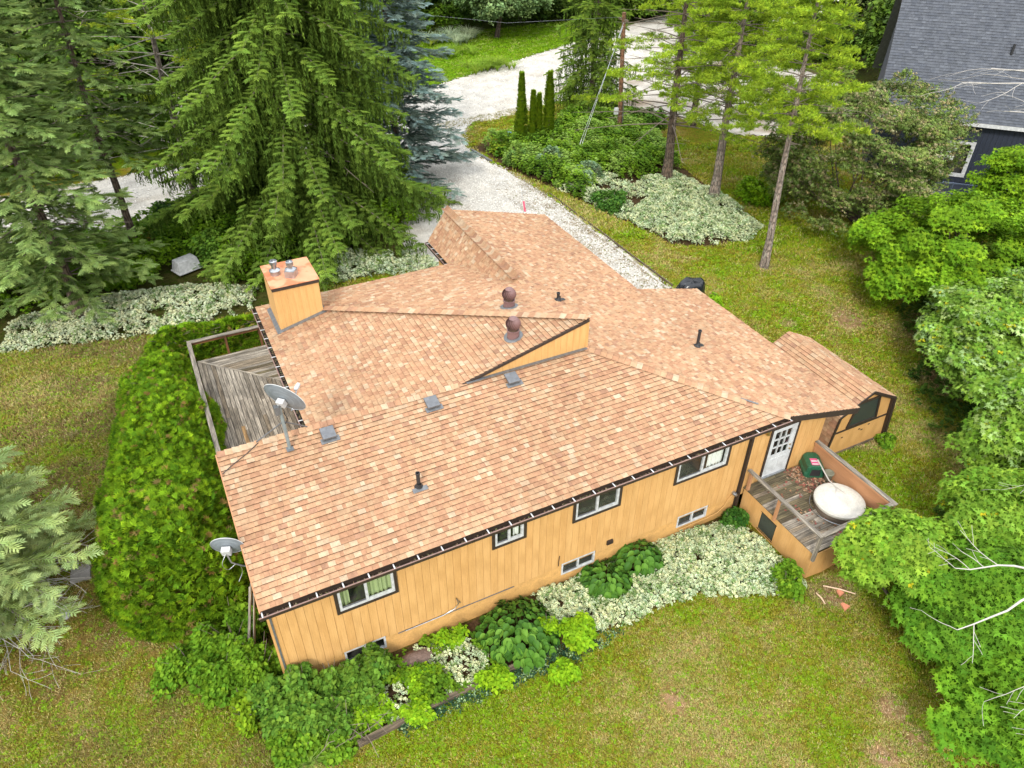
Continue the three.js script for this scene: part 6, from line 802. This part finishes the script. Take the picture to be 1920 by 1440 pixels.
// ---------------------------------------------------------------- beds, shrubs, ground cover, lawn
reseed(41);
function cover(name, label, cat, P, dens, geo, cols, o = {}) { // uncountable ground cover over a plan outline
  let x0 = 1e9, x1 = -1e9, z0 = 1e9, z1 = -1e9; for (const [x, z] of P) { x0 = Math.min(x0, x); x1 = Math.max(x1, x); z0 = Math.min(z0, z); z1 = Math.max(z1, z); }
  const ms = [], cs = [], n = dens * (x1 - x0) * (z1 - z0);
  for (let k = 0; k < n; k++) { const x = rr(x0 - 0.2, x1 + 0.2), z = rr(z0 - 0.2, z1 + 0.2), ins = inPoly(x, z, P), dp = distPoly(x, z, P), e = (o.rag ?? 0.5) * (fbm(x * 1.6, z * 1.6, 401, 3) - 0.5), dd = (ins ? dp : -dp) - e; if (dd < 0) continue; if (o.skip && o.skip.some(([a, b, r]) => Math.hypot(x - a, z - b) < r)) continue; if (o.holes && fbm(x * 1.3, z * 1.3, o.hs ?? 403, 3) < o.holes) continue;
    const h = (o.h ?? 0.3) * (0.55 + 0.9 * fbm(x * 1.1, z * 1.1, 405, 3)) * Math.min(1, 0.35 + dd * 1.6), y = groundY(x, z) + h * (1 - 0.75 * rnd() ** 2.2); ms.push(mtx(V(x, y, z), rr(-0.35, 0.35), rr(0, 6.28), rr(-0.35, 0.35), (o.s ?? 1) * rr(0.75, 1.25))); const c = o.pal ? o.pal(x, z) : rnd() < 0.2 ? mulc([0.36, 0.52, 0.26], rr(0.6, 1)) : mixc(cols[0], cols[1], rnd()); cs.push(jit(c, 0.16)); }
  const m = copies(numbered(name), geo, LF.broad, ms, cs, scene, { label, category: cat }); return m;
}
const wh = [[0.58, 0.67, 0.54], [0.95, 0.98, 0.84]];
const G1 = [[7.3, 0.15], [7.2, 1.0], [7.9, 1.95], [8.6, 2.1], [10.4, 2.05], [11.9, 2.25], [13.1, 2.95], [14.0, 3.4], [14.6, 3.3], [14.7, 1.5], [14.4, 0.5], [13.6, 0.1], [11.6, 0.1]];
cover('goutweed_patch', 'white-edged ground cover along the orange wall beside the deck', 'ground cover', G1, 260, PC.gout, wh, { h: 0.36, skip: [[9.35, 0.72, 0.78], [10.65, 0.5, 0.72], [7.65, 1.75, 0.4]], holes: 0.24 });
cover('goutweed_patch', 'small white-edged ground cover patch left of the big hosta', 'ground cover', [[3.5, 0.25], [4.9, 0.3], [5.2, 1.2], [4.9, 1.95], [3.9, 1.9], [3.9, 1.2]], 170, PC.gout, wh, { h: 0.3, holes: 0.4 });
cover('goutweed_patch', 'sparse white-edged ground cover among the lime plants by corner shrubs', 'ground cover', [[1.9, 1.1], [2.9, 0.9], [3.3, 1.5], [2.6, 1.9], [1.9, 1.9]], 150, PC.gout, wh, { h: 0.28, holes: 0.42 });
const isl = PL.island, GI = [[22.4, -18.3], [23.0, -15.1], [24.6, -13.9], [26.7, -13.6], [28.3, -14.5], [28.8, -16.8], [29.0, -19.6], [28.6, -22.4], [26.2, -22.6], [25.2, -20.4]];
cover('goutweed_patch', 'wide white-edged ground cover round the pine trunks in the island bed', 'ground cover', GI, 130, PC.gout, wh, { h: 0.45, s: 1.25, holes: 0.3, hs: 409 });
cover('goutweed_patch', 'white-edged ground cover on the driveway side of the island bed', 'ground cover', [[21.0, -23.4], [21.6, -21], [22.3, -18.2], [25.2, -20.2], [26, -22.6], [24.6, -24.2]], 90, PC.gout, wh, { h: 0.4, s: 1.25, holes: 0.42, hs: 411 });
cover('goutweed_patch', 'pale ground cover under the dark spruces left of chimney', 'ground cover', [[-6.8, -18.8], [-4.6, -18.25], [-2.4, -17.8], [-0.4, -17.4], [2.7, -17.7], [3.4, -19.6], [0.5, -21.0], [-3.4, -21.8], [-6.6, -21]], 110, PC.gout, [[0.7, 0.75, 0.68], [1.0, 1.0, 0.9]], { h: 0.35, s: 1.2, holes: 0.27 });
cover('goutweed_patch', 'pale ground cover strip between drooping spruce and the roof', 'ground cover', [[4.6, -18.4], [8, -18.4], [11.3, -17.4], [11.6, -19.6], [8, -21.2], [5, -20.6]], 120, PC.gout, [[0.62, 0.7, 0.62], [0.9, 0.94, 0.84]], { h: 0.35, s: 1.2, holes: 0.3 });
// mixed low planting that nobody could count
const mixPal = (x, z) => { const n = fbm(x * 0.7, z * 0.7, 421, 3); return mixc(n < 0.45 ? [0.08, 0.18, 0.015] : n < 0.56 ? [0.18, 0.33, 0.02] : [0.28, 0.42, 0.09], [0.22, 0.36, 0.03], rnd() * 0.6); };
cover('perennial_bed', 'mixed green perennials filling the island bed below the slim cedars', 'plants', [[20.2, -31.6], [20.2, -27.4], [20.9, -24.6], [21.6, -21.6], [24.6, -24.2], [26, -22.6], [29, -22.6], [31, -27.2], [32.2, -31.4], [31, -34.6], [27.4, -34], [25.4, -32], [21.4, -32]], 62, PC.shrub, null, { h: 1.05, s: 1.35, pal: mixPal, rag: 0.8 });
cover('undergrowth', 'bright green undergrowth below the spruces along the road', 'plants', [[-9, -26.6], [-9, -21], [-3.4, -22], [0.5, -21.2], [3.6, -19.8], [9, -21.6], [12, -22.4], [13.4, -27], [13.6, -31.6], [9.4, -32.6], [3.4, -29.6], [-3, -27.4]], 34, PC.shrub, null, { h: 1.3, s: 1.5, pal: (x, z) => mixc([0.08, 0.19, 0.010], [0.24, 0.42, 0.018], clamp(fbm(x * 0.6, z * 0.6, 431, 3) * 1.6 - 0.4 + rr(-0.2, 0.2))), rag: 0.9, skip: [[0.8, -21.5, 1.6]] });
cover('undergrowth', 'tall green undergrowth at the foot of the far wood', 'plants', [[-24, -52], [-22, -38.2], [-8, -37.4], [4, -38.8], [12, -43], [20, -49], [26, -62], [46, -62], [56, -56], [70, -60], [70, -74], [10, -74], [-20, -66]], 5.5, PC.far, null, { h: 1.8, s: 0.7, pal: (x, z) => mixc([0.045, 0.11, 0.008], [0.14, 0.25, 0.016], clamp(fbm(x * 0.3, z * 0.3, 441, 3) * 1.7 - 0.4 + rr(-0.15, 0.15))), rag: 2.5 });
cover('bed_weeds', 'mixed low weeds covering the soil of the front bed', 'plants', [[0.2, 0.6], [0.4, 2.1], [3, 1.95], [5.2, 1.9], [5.3, 0.5], [4.2, 0.12], [2.6, 0.2]], 95, PC.lime, null, { h: 0.34, s: 1.1, pal: (x, z) => mixc([0.07, 0.16, 0.012], [0.24, 0.40, 0.02], clamp(fbm(x * 1.6, z * 1.6, 461, 3) * 1.8 - 0.4 + rr(-0.2, 0.2))), rag: 0.3, holes: 0.36, hs: 463, skip: [[4.45, 1.25, 0.62], [2.55, 1.4, 0.42], [3.35, 0.55, 0.4]] });
cover('ivy_edge', 'dark creeping ivy along the lawn edge of the front bed', 'ground cover', [[2.2, 2.0], [2.3, 2.35], [6, 2.35], [6.9, 2.5], [9, 2.3], [9, 2.05], [6.2, 1.85]], 260, PC.ivy, [[0.02, 0.06, 0.035], [0.05, 0.11, 0.05]], { h: 0.12, rag: 0.2 });
cover('undergrowth', 'green weeds at the foot of the maples on the right edge', 'plants', [[30, -8], [27.4, -3.4], [24.6, -1.2], [23.6, 2.0], [20.6, 3.2], [18.4, 5.4], [16.4, 7.2], [15, 8.6], [14.8, 11], [26, 8], [36, -2], [38, -9]], 20, PC.shrub, null, { h: 0.7, s: 1.3, pal: (x, z) => mixc([0.035, 0.085, 0.012], [0.12, 0.20, 0.025], clamp(fbm(x * 0.8, z * 0.8, 451, 3) * 1.6 - 0.4)), rag: 1.2 });

// hostas: every leaf is a piece of its own
const hostaLeaf = k => { const g = new GB(), L = 0.29 - 0.025 * k, Wd = 0.215 - 0.02 * k, N = 5, rows = []; for (let i = 0; i <= N; i++) { const t = i / N, w = Wd / 2 * Math.pow(Math.sin(Math.PI * Math.pow(t * 0.93 + 0.06, 0.72)), 0.9) * (i === N ? 0.02 : 1), z = L * t, y = -0.26 * L * t * t; rows.push([V(-w, y + 0.03 * Math.sin(t * 3.1), z), V(-w * 0.5, y - 0.006, z), V(0, y - 0.018, z), V(w * 0.5, y - 0.006, z), V(w, y + 0.03 * Math.sin(t * 3.1), z)]); } for (let i = 0; i < N; i++) for (let j = 0; j < 4; j++) g.quad(rows[i][j], rows[i][j + 1], rows[i + 1][j + 1], rows[i + 1][j]); return g.geo(); };
const hostaG = [hostaLeaf(0), hostaLeaf(1), hostaLeaf(2)], hostaM = [[0.055, 0.145, 0.016], [0.075, 0.185, 0.02], [0.10, 0.225, 0.024], [0.04, 0.115, 0.014], [0.125, 0.26, 0.03]].map((c, k) => M('hosta leaf ' + 'abcde'[k], c, 0.55, { physical: true, trans: 0.15, spec: 0.35 }));
function hosta(label, x, z, R, H, n, dark) { const t = thing('hosta', label, 'plant', [x, 0, z], 0, 'hostas in the front bed'); for (let k = 0; k < n; k++) { const f = Math.sqrt((k + 0.5) / n), a = k * 2.39996 + rr(-0.25, 0.25), rad = R * f * rr(0.92, 1.04) * (z - R * f * Math.cos(a) > 9 ? 1 : 1), px = Math.sin(a) * rad, pz = Math.cos(a) * rad; if (z + pz < 0.06) continue; const o = part('leaf', pick(hostaG), pick(dark ? hostaM.slice(0, 4) : hostaM), t); o.position.set(px, H * (1 - 0.72 * f * f) + rr(-0.05, 0.05), pz); o.rotation.set(0.25 + 0.7 * f + rr(-0.25, 0.25), a + rr(-0.35, 0.35), rr(-0.25, 0.25), 'YXZ'); o.scale.setScalar(rr(0.85, 1.2) * (f < 0.35 ? 0.9 : 1.05)); }
  const st = new GB(); for (let k = 0; k < 24; k++) { const a = rr(0, 6.28), f = rr(0.3, 0.9); st.tube([V(0, 0, 0), V(Math.sin(a) * R * f * 0.5, H * 0.6, Math.cos(a) * R * f * 0.5), V(Math.sin(a) * R * f, H * (0.95 - 0.7 * f * f), Math.cos(a) * R * f)], 0.008, 4, undefined, false); } part('stems', st, hostaM[1], t); }
hosta('largest round hosta with big mid-green leaves against the orange wall', 6.2, 1.05, 1.12, 0.74, 270, false);
hosta('dark green hosta next to the basement window, left of its twin', 9.35, 0.72, 0.9, 0.62, 180, true);
hosta('dark green hosta against the wall under the small vent', 10.65, 0.5, 0.82, 0.72, 165, true);
// shrubs of the front bed and house corner
const dkg = [[0.085, 0.195, 0.022], [0.20, 0.355, 0.042]], limeC = [[0.16, 0.33, 0.010], [0.28, 0.46, 0.018]], midg = [[0.10, 0.225, 0.014], [0.21, 0.37, 0.025]];
for (const [l, x, z, r, n, cols, leafK, s] of [
  ['light green shrub at the hedge end left of the house corner', -1.35, -1.3, [0.95, 1.5, 0.9], 620, midg, 'shrub', 1], ['leafy green shrub pressed to the left end wall', -0.5, -0.7, [0.75, 1.9, 0.8], 620, midg, 'shrub', 1],
  ['tall dark shrub climbing the orange wall at the corner', 0.36, 0.42, [0.42, 2.0, 0.36], 380, dkg, 'shrub', 1.15], ['dark broad-leaved shrub under the leftmost window', 1.1, 0.42, [0.4, 1.35, 0.34], 260, dkg, 'shrub', 1.15], ['dark broad-leaved shrub hiding the left basement window', 2.3, 0.45, [0.52, 1.25, 0.38], 330, dkg, 'shrub', 1.15],
  ['dark shrub spilling forward from the house corner', -0.3, 0.5, [0.85, 1.2, 0.8], 640, dkg, 'shrub', 1.1], ['dark green bush in front of the leftmost window shrubs', 0.75, 1.15, [0.8, 0.95, 0.7], 560, dkg, 'shrub', 1.1], ['low green bush at the outer tip of the front bed', -0.15, 1.55, [0.75, 0.7, 0.6], 420, midg, 'shrub', 1], ['bright low bush on the lawn side of the corner shrubs', -1.1, 0.1, [0.6, 0.8, 0.6], 320, [[0.17, 0.30, 0.015], [0.28, 0.42, 0.02]], 'shrub', 0.95], ['low green bush by the first bed timber', 0.75, 1.95, [0.6, 0.5, 0.4], 240, midg, 'shrub', 0.95],
  ['mid-green bush filling the wall foot below the leftmost window', 1.65, 0.5, [0.5, 1.15, 0.4], 330, dkg, 'shrub', 1.1], ['leafy green shrub between hedge end and left wall', -0.95, -2.0, [0.9, 1.9, 0.7], 640, midg, 'shrub', 1.1], ['green bush on the lawn edge below the hedge end', -2.1, -1.9, [0.9, 0.9, 0.8], 420, midg, 'shrub', 1], ['dark leafy bush between corner shrub and cane pile', 0.2, 1.0, [0.7, 1.1, 0.6], 520, dkg, 'shrub', 1.1], ['dark leafy bush right of the cane pile', 1.7, 1.05, [0.55, 0.7, 0.5], 330, dkg, 'shrub', 1.05],
  ['lime green plant behind the first bed timber', 1.85, 1.55, [0.5, 0.5, 0.4], 230, limeC, 'lime', 1], ['lime green plant spilling over the second bed timber', 2.9, 1.95, [0.5, 0.42, 0.38], 230, limeC, 'lime', 1], ['lime green plant in the middle of the front bed', 3.1, 1.15, [0.6, 0.45, 0.5], 260, limeC, 'lime', 1], ['lime green plant against the wall left of the big hosta', 4.55, 0.45, [0.5, 0.5, 0.35], 220, limeC, 'lime', 1], ['lime green plant on the lawn edge before the big hosta', 4.95, 2.1, [0.5, 0.4, 0.36], 220, limeC, 'lime', 1],
  ['lime green bush between big hosta and white ground cover', 7.65, 1.75, [0.55, 0.75, 0.5], 380, limeC, 'lime', 1.15], ['small lime green bush standing alone on the lawn edge', 6.75, 2.72, [0.36, 0.55, 0.36], 200, limeC, 'lime', 1.05], ['lime sprig growing out of the big hosta', 7.0, 1.35, [0.28, 0.85, 0.25], 90, limeC, 'lime', 1],
  ['green bush at the front corner of the deck skirt', 14.2, 3.1, [0.55, 0.85, 0.5], 380, midg, 'shrub', 1.1], ['dark green bush at the foot of the brown downspout', 14.3, 0.42, [0.55, 0.6, 0.36], 330, [[0.035, 0.12, 0.018], [0.09, 0.22, 0.03]], 'shrub', 0.9], ['green weed clump beside the shed corner', 21.9, -0.2, [0.4, 0.45, 0.35], 130, midg, 'shrub', 0.9], ['small green weed between shed and deck', 19.0, -0.2, [0.28, 0.4, 0.28], 80, midg, 'shrub', 0.9],
  ['green vine beside the black covered heap at roof edge', 20.9, -9.2, [0.4, 0.8, 0.4], 170, limeC, 'shrub', 1], ['green vine along the right eave below the driveway end', 20.2, -7.6, [0.3, 0.7, 0.9], 150, limeC, 'shrub', 1],
]) shrub({ label: l, x, z, r, n, cols, leaf: leafK, s });
for (const [l, x, z, r, n, cols, leafK, s] of [
  ['blue-green bush at the driveway edge of the island bed', 22.0, -26.0, [1.3, 1.7, 1.1], 760, [[0.17, 0.28, 0.13], [0.32, 0.44, 0.24]], 'shrub', 1.3], ['fresh green bush before the slim cedars', 20.9, -27.9, [0.8, 1.3, 0.7], 420, [[0.13, 0.25, 0.05], [0.24, 0.38, 0.09]], 'shrub', 1.2], ['blue-green bush right of its twin in the island bed', 23.2, -23.6, [1.2, 1.4, 1.0], 560, [[0.16, 0.26, 0.13], [0.28, 0.40, 0.22]], 'shrub', 1.2], ['dark green leafy mound beside the driveway lawn strip', 22.6, -20.2, [1.0, 0.9, 1.0], 460, [[0.05, 0.14, 0.02], [0.11, 0.24, 0.035]], 'shrub', 1.4],
  ['dense green bush behind the utility pole', 31.6, -30.2, [1.6, 1.8, 1.4], 620, dkg, 'shrub', 1.6], ['green bush below the drooping spruce at the road', 27.6, -32.6, [1.5, 1.6, 1.2], 560, midg, 'shrub', 1.5], ['yellow-green bush at the corner of drive and road', 20.6, -30.2, [0.7, 0.9, 0.7], 300, [[0.20, 0.29, 0.02], [0.30, 0.38, 0.03]], 'lime', 1.5],
  ['green bush at the lawn end of the lilac tree', 30.4, -17.4, [1.3, 1.5, 1.3], 520, limeC, 'shrub', 1.5], ['dark shrub in the undergrowth behind the white tub', 2.2, -23.2, [1.6, 1.7, 1.2], 700, dkg, 'shrub', 1.6], ['green shrub in the undergrowth left of the white tub', -1.7, -22.8, [1.3, 1.3, 1.0], 520, midg, 'shrub', 1.6], ['small dark leaning sapling before the gravel road', 1.0, -27.2, [1.4, 2.2, 1.2], 420, [[0.03, 0.08, 0.015], [0.07, 0.15, 0.02]], 'shrub', 1.5],
]) shrub({ label: l, x, z, r, n, cols, leaf: leafK, s });
// clumps on the lawn across the road
for (const [l, x, z, s, c, nm] of [['big daylily clump beside the far road edge', 28.6, -48.6, 1.9, [0.22, 0.33, 0.03], 'daylily_clump'], ['second daylily clump farther up the bright lawn', 27.8, -54.2, 1.7, [0.20, 0.32, 0.03], 'daylily_clump'], ['silvery ornamental grass clump near the round apple tree', 29.6, -58.2, 2.4, [0.34, 0.42, 0.26], 'ornamental_grass'], ['daylily clump at the far wood edge', 25.2, -58.5, 2.0, [0.26, 0.34, 0.04], 'daylily_clump']]) { const t = thing(nm, l, 'plant', [x, 1.18, z]), ms = [], cs = []; for (let k = 0; k < 22; k++) { ms.push(mtx(V(rr(-1, 1) * s, 0, rr(-0.7, 0.7) * s), 0, rr(0, 6.28), 0, s * rr(0.6, 0.95) * 0.95)); cs.push(jit(c)); } copies('leaves', PC.clump, LF.broad, ms, cs, t); }
single('grass_tussock', PC.clump, M('tussock green', [0.16, 0.26, 0.03], 0.8, { vc: true }), 'long green grass tussock at the tip of the front bed', 'grass', [0.05, 0, 2.05]).scale.setScalar(0.75);
{ const t = thing('cane_pile', 'pile of bare brown canes and twigs among the corner shrubs', 'brush pile', [1.2, 0.05, 1.7]); for (let k = 0; k < 34; k++) { const a = rr(0, 6.28), p = V(rr(-0.5, 0.5), rr(0.02, 0.2), rr(-0.4, 0.3)); part('cane', new GB().tube([p, p.clone().add(V(Math.cos(a) * 0.35, rr(0.05, 0.3), Math.sin(a) * 0.35)), p.clone().add(V(Math.cos(a) * 0.75, rr(0.02, 0.55), Math.sin(a) * 0.75))], [0.011, 0.009, 0.005], 4, undefined, false), pick([WD.stick, barkM, barkM, twigM]), t); } }
// lawn: short tufts and clover over the sheet, coloured like the ground they grow from
reseed(51);
{
  const ms = [], cs = [], m2 = [], c2 = [], eye = camera.position;
  const field = (x0, x1, z0, z1, dens) => { const n = Math.round((x1 - x0) * (z1 - z0) * dens); for (let k = 0; k < n; k++) { const x = rr(x0, x1), z = rr(z0, z1); if (noGrass.some(P => inPoly(x, z, P)) || inPoly(x, z, isl) || inPoly(x, z, PL.leftbed)) continue; const c = lawnColor(x, z); const soil = c[0] > 0.4 && c[1] > 0.3; if (soil && rnd() < 0.85) continue; const d = Math.hypot(x - eye.x, eye.y, z - eye.z), green = c[1] > c[0] * 0.95; const s = rr(0.9, 2.0) * (d > 40 ? 2.2 : d > 28 ? 1.5 : 1); const m = mtx(V(x, groundY(x, z) + 0.03 * (fbm(x * 0.5, z * 0.5, 241, 3) - 0.5) - 0.004, z), rr(-0.2, 0.2), rr(0, 6.28), rr(-0.2, 0.2), s); if (rnd() < (green ? 0.22 : 0.10)) { m2.push(m); c2.push(jit([0.19, 0.32, 0.014], 0.25)); } else { ms.push(m); const k2 = rnd(); cs.push(jit(mulc(k2 < 0.14 ? mixc(c, [0.50, 0.42, 0.2], 0.55) : k2 < 0.42 ? mixc(c, GR.vivid, 0.55) : k2 < 0.47 ? mixc(c, [0.18, 0.13, 0.05], 0.5) : c, 1.2), 0.2)); } } };
  field(-9, 8, -2, 6.5, 520); field(8, 20, -1, 11, 520); field(-12, 0, -19.5, -2, 260); field(18, 32, -12, 5, 230); field(20, 34, -24, -12, 110); field(19, 33, -38, -24, 30); field(14, 48, -62, -42, 26); field(30, 40, -26, -12, 50); field(0, 12, -18.8, -12.6, 90);
  copies('lawn_grass', PC.grass, LF.blade, ms, cs, scene, { label: 'short patchy lawn grass, green and straw', category: 'grass' }); copies('clover', PC.clover, LF.blade, m2, c2, scene, { label: 'small clover and weed leaves spread through the lawn', category: 'clover' });
  console.log('tufts', ms.length, m2.length);
  // loose stones on the gravel
  const sg = new THREE.IcosahedronGeometry(0.03, 0); sg.setAttribute('color', new THREE.Float32BufferAttribute(new Array(sg.attributes.position.count * 3).fill(1), 3)); const s3 = [], c3 = []; const stones = (P, x0, x1, z0, z1, n, s) => { for (let k = 0; k < n; k++) { const x = rr(x0, x1), z = rr(z0, z1); if (!inPoly(x, z, P) && distPoly(x, z, P) > 0.35 * rnd()) continue; s3.push(mtx(V(x, groundY(x, z) + 0.012, z), rr(0, 3), rr(0, 6), rr(0, 3), V(rr(0.6, 1.4) * s, rr(0.3, 0.8) * s, rr(0.6, 1.4) * s))); c3.push(mulc([1, 0.985, 0.95], rr(0.42, 0.95))); } };
  stones(PL.drive, 14, 21, -38, -7.6, 26000, 1); stones(PL.road, -10, 48, -54, -27, 22000, 1.5);
  copies('loose_gravel', sg, M('loose limestone', [0.86, 0.85, 0.83], 0.95, { vc: true }), s3, c3, scene, { label: 'loose pale limestone chips strewn over driveway and road', category: 'gravel' });
  // weeds and leaves along the drive edge
  const m4 = [], c4 = []; for (let k = 0; k < 1500; k++) { const z = rr(-26, -10), x = 20.1 - Math.abs(rr(0, 1) ** 2 * 2.2) ; m4.push(mtx(V(x, groundY(x, z) + 0.02, z), rr(-0.4, 0.4), rr(0, 6), 0, rr(0.6, 1.3))); c4.push(jit(pick([[0.30, 0.22, 0.12], [0.36, 0.29, 0.17], [0.2, 0.15, 0.08], [0.18, 0.2, 0.04]]))); } for (let k = 0; k < 700; k++) { const x = rr(19, 27), z = -36.6 + rr(-0.8, 0.6) - (x - 20) * 0.12; m4.push(mtx(V(x, 1.22, z), rr(-0.3, 0.3), rr(0, 6), 0, rr(0.8, 1.8))); c4.push(jit(pick([[0.30, 0.26, 0.12], [0.2, 0.2, 0.05]]))); }
  copies('drive_litter', PC.clover, LF.blade, m4, c4, scene, { label: 'dry leaves and weeds along the driveway edge', category: 'leaf litter' });
}
renderer.render(scene, camera);
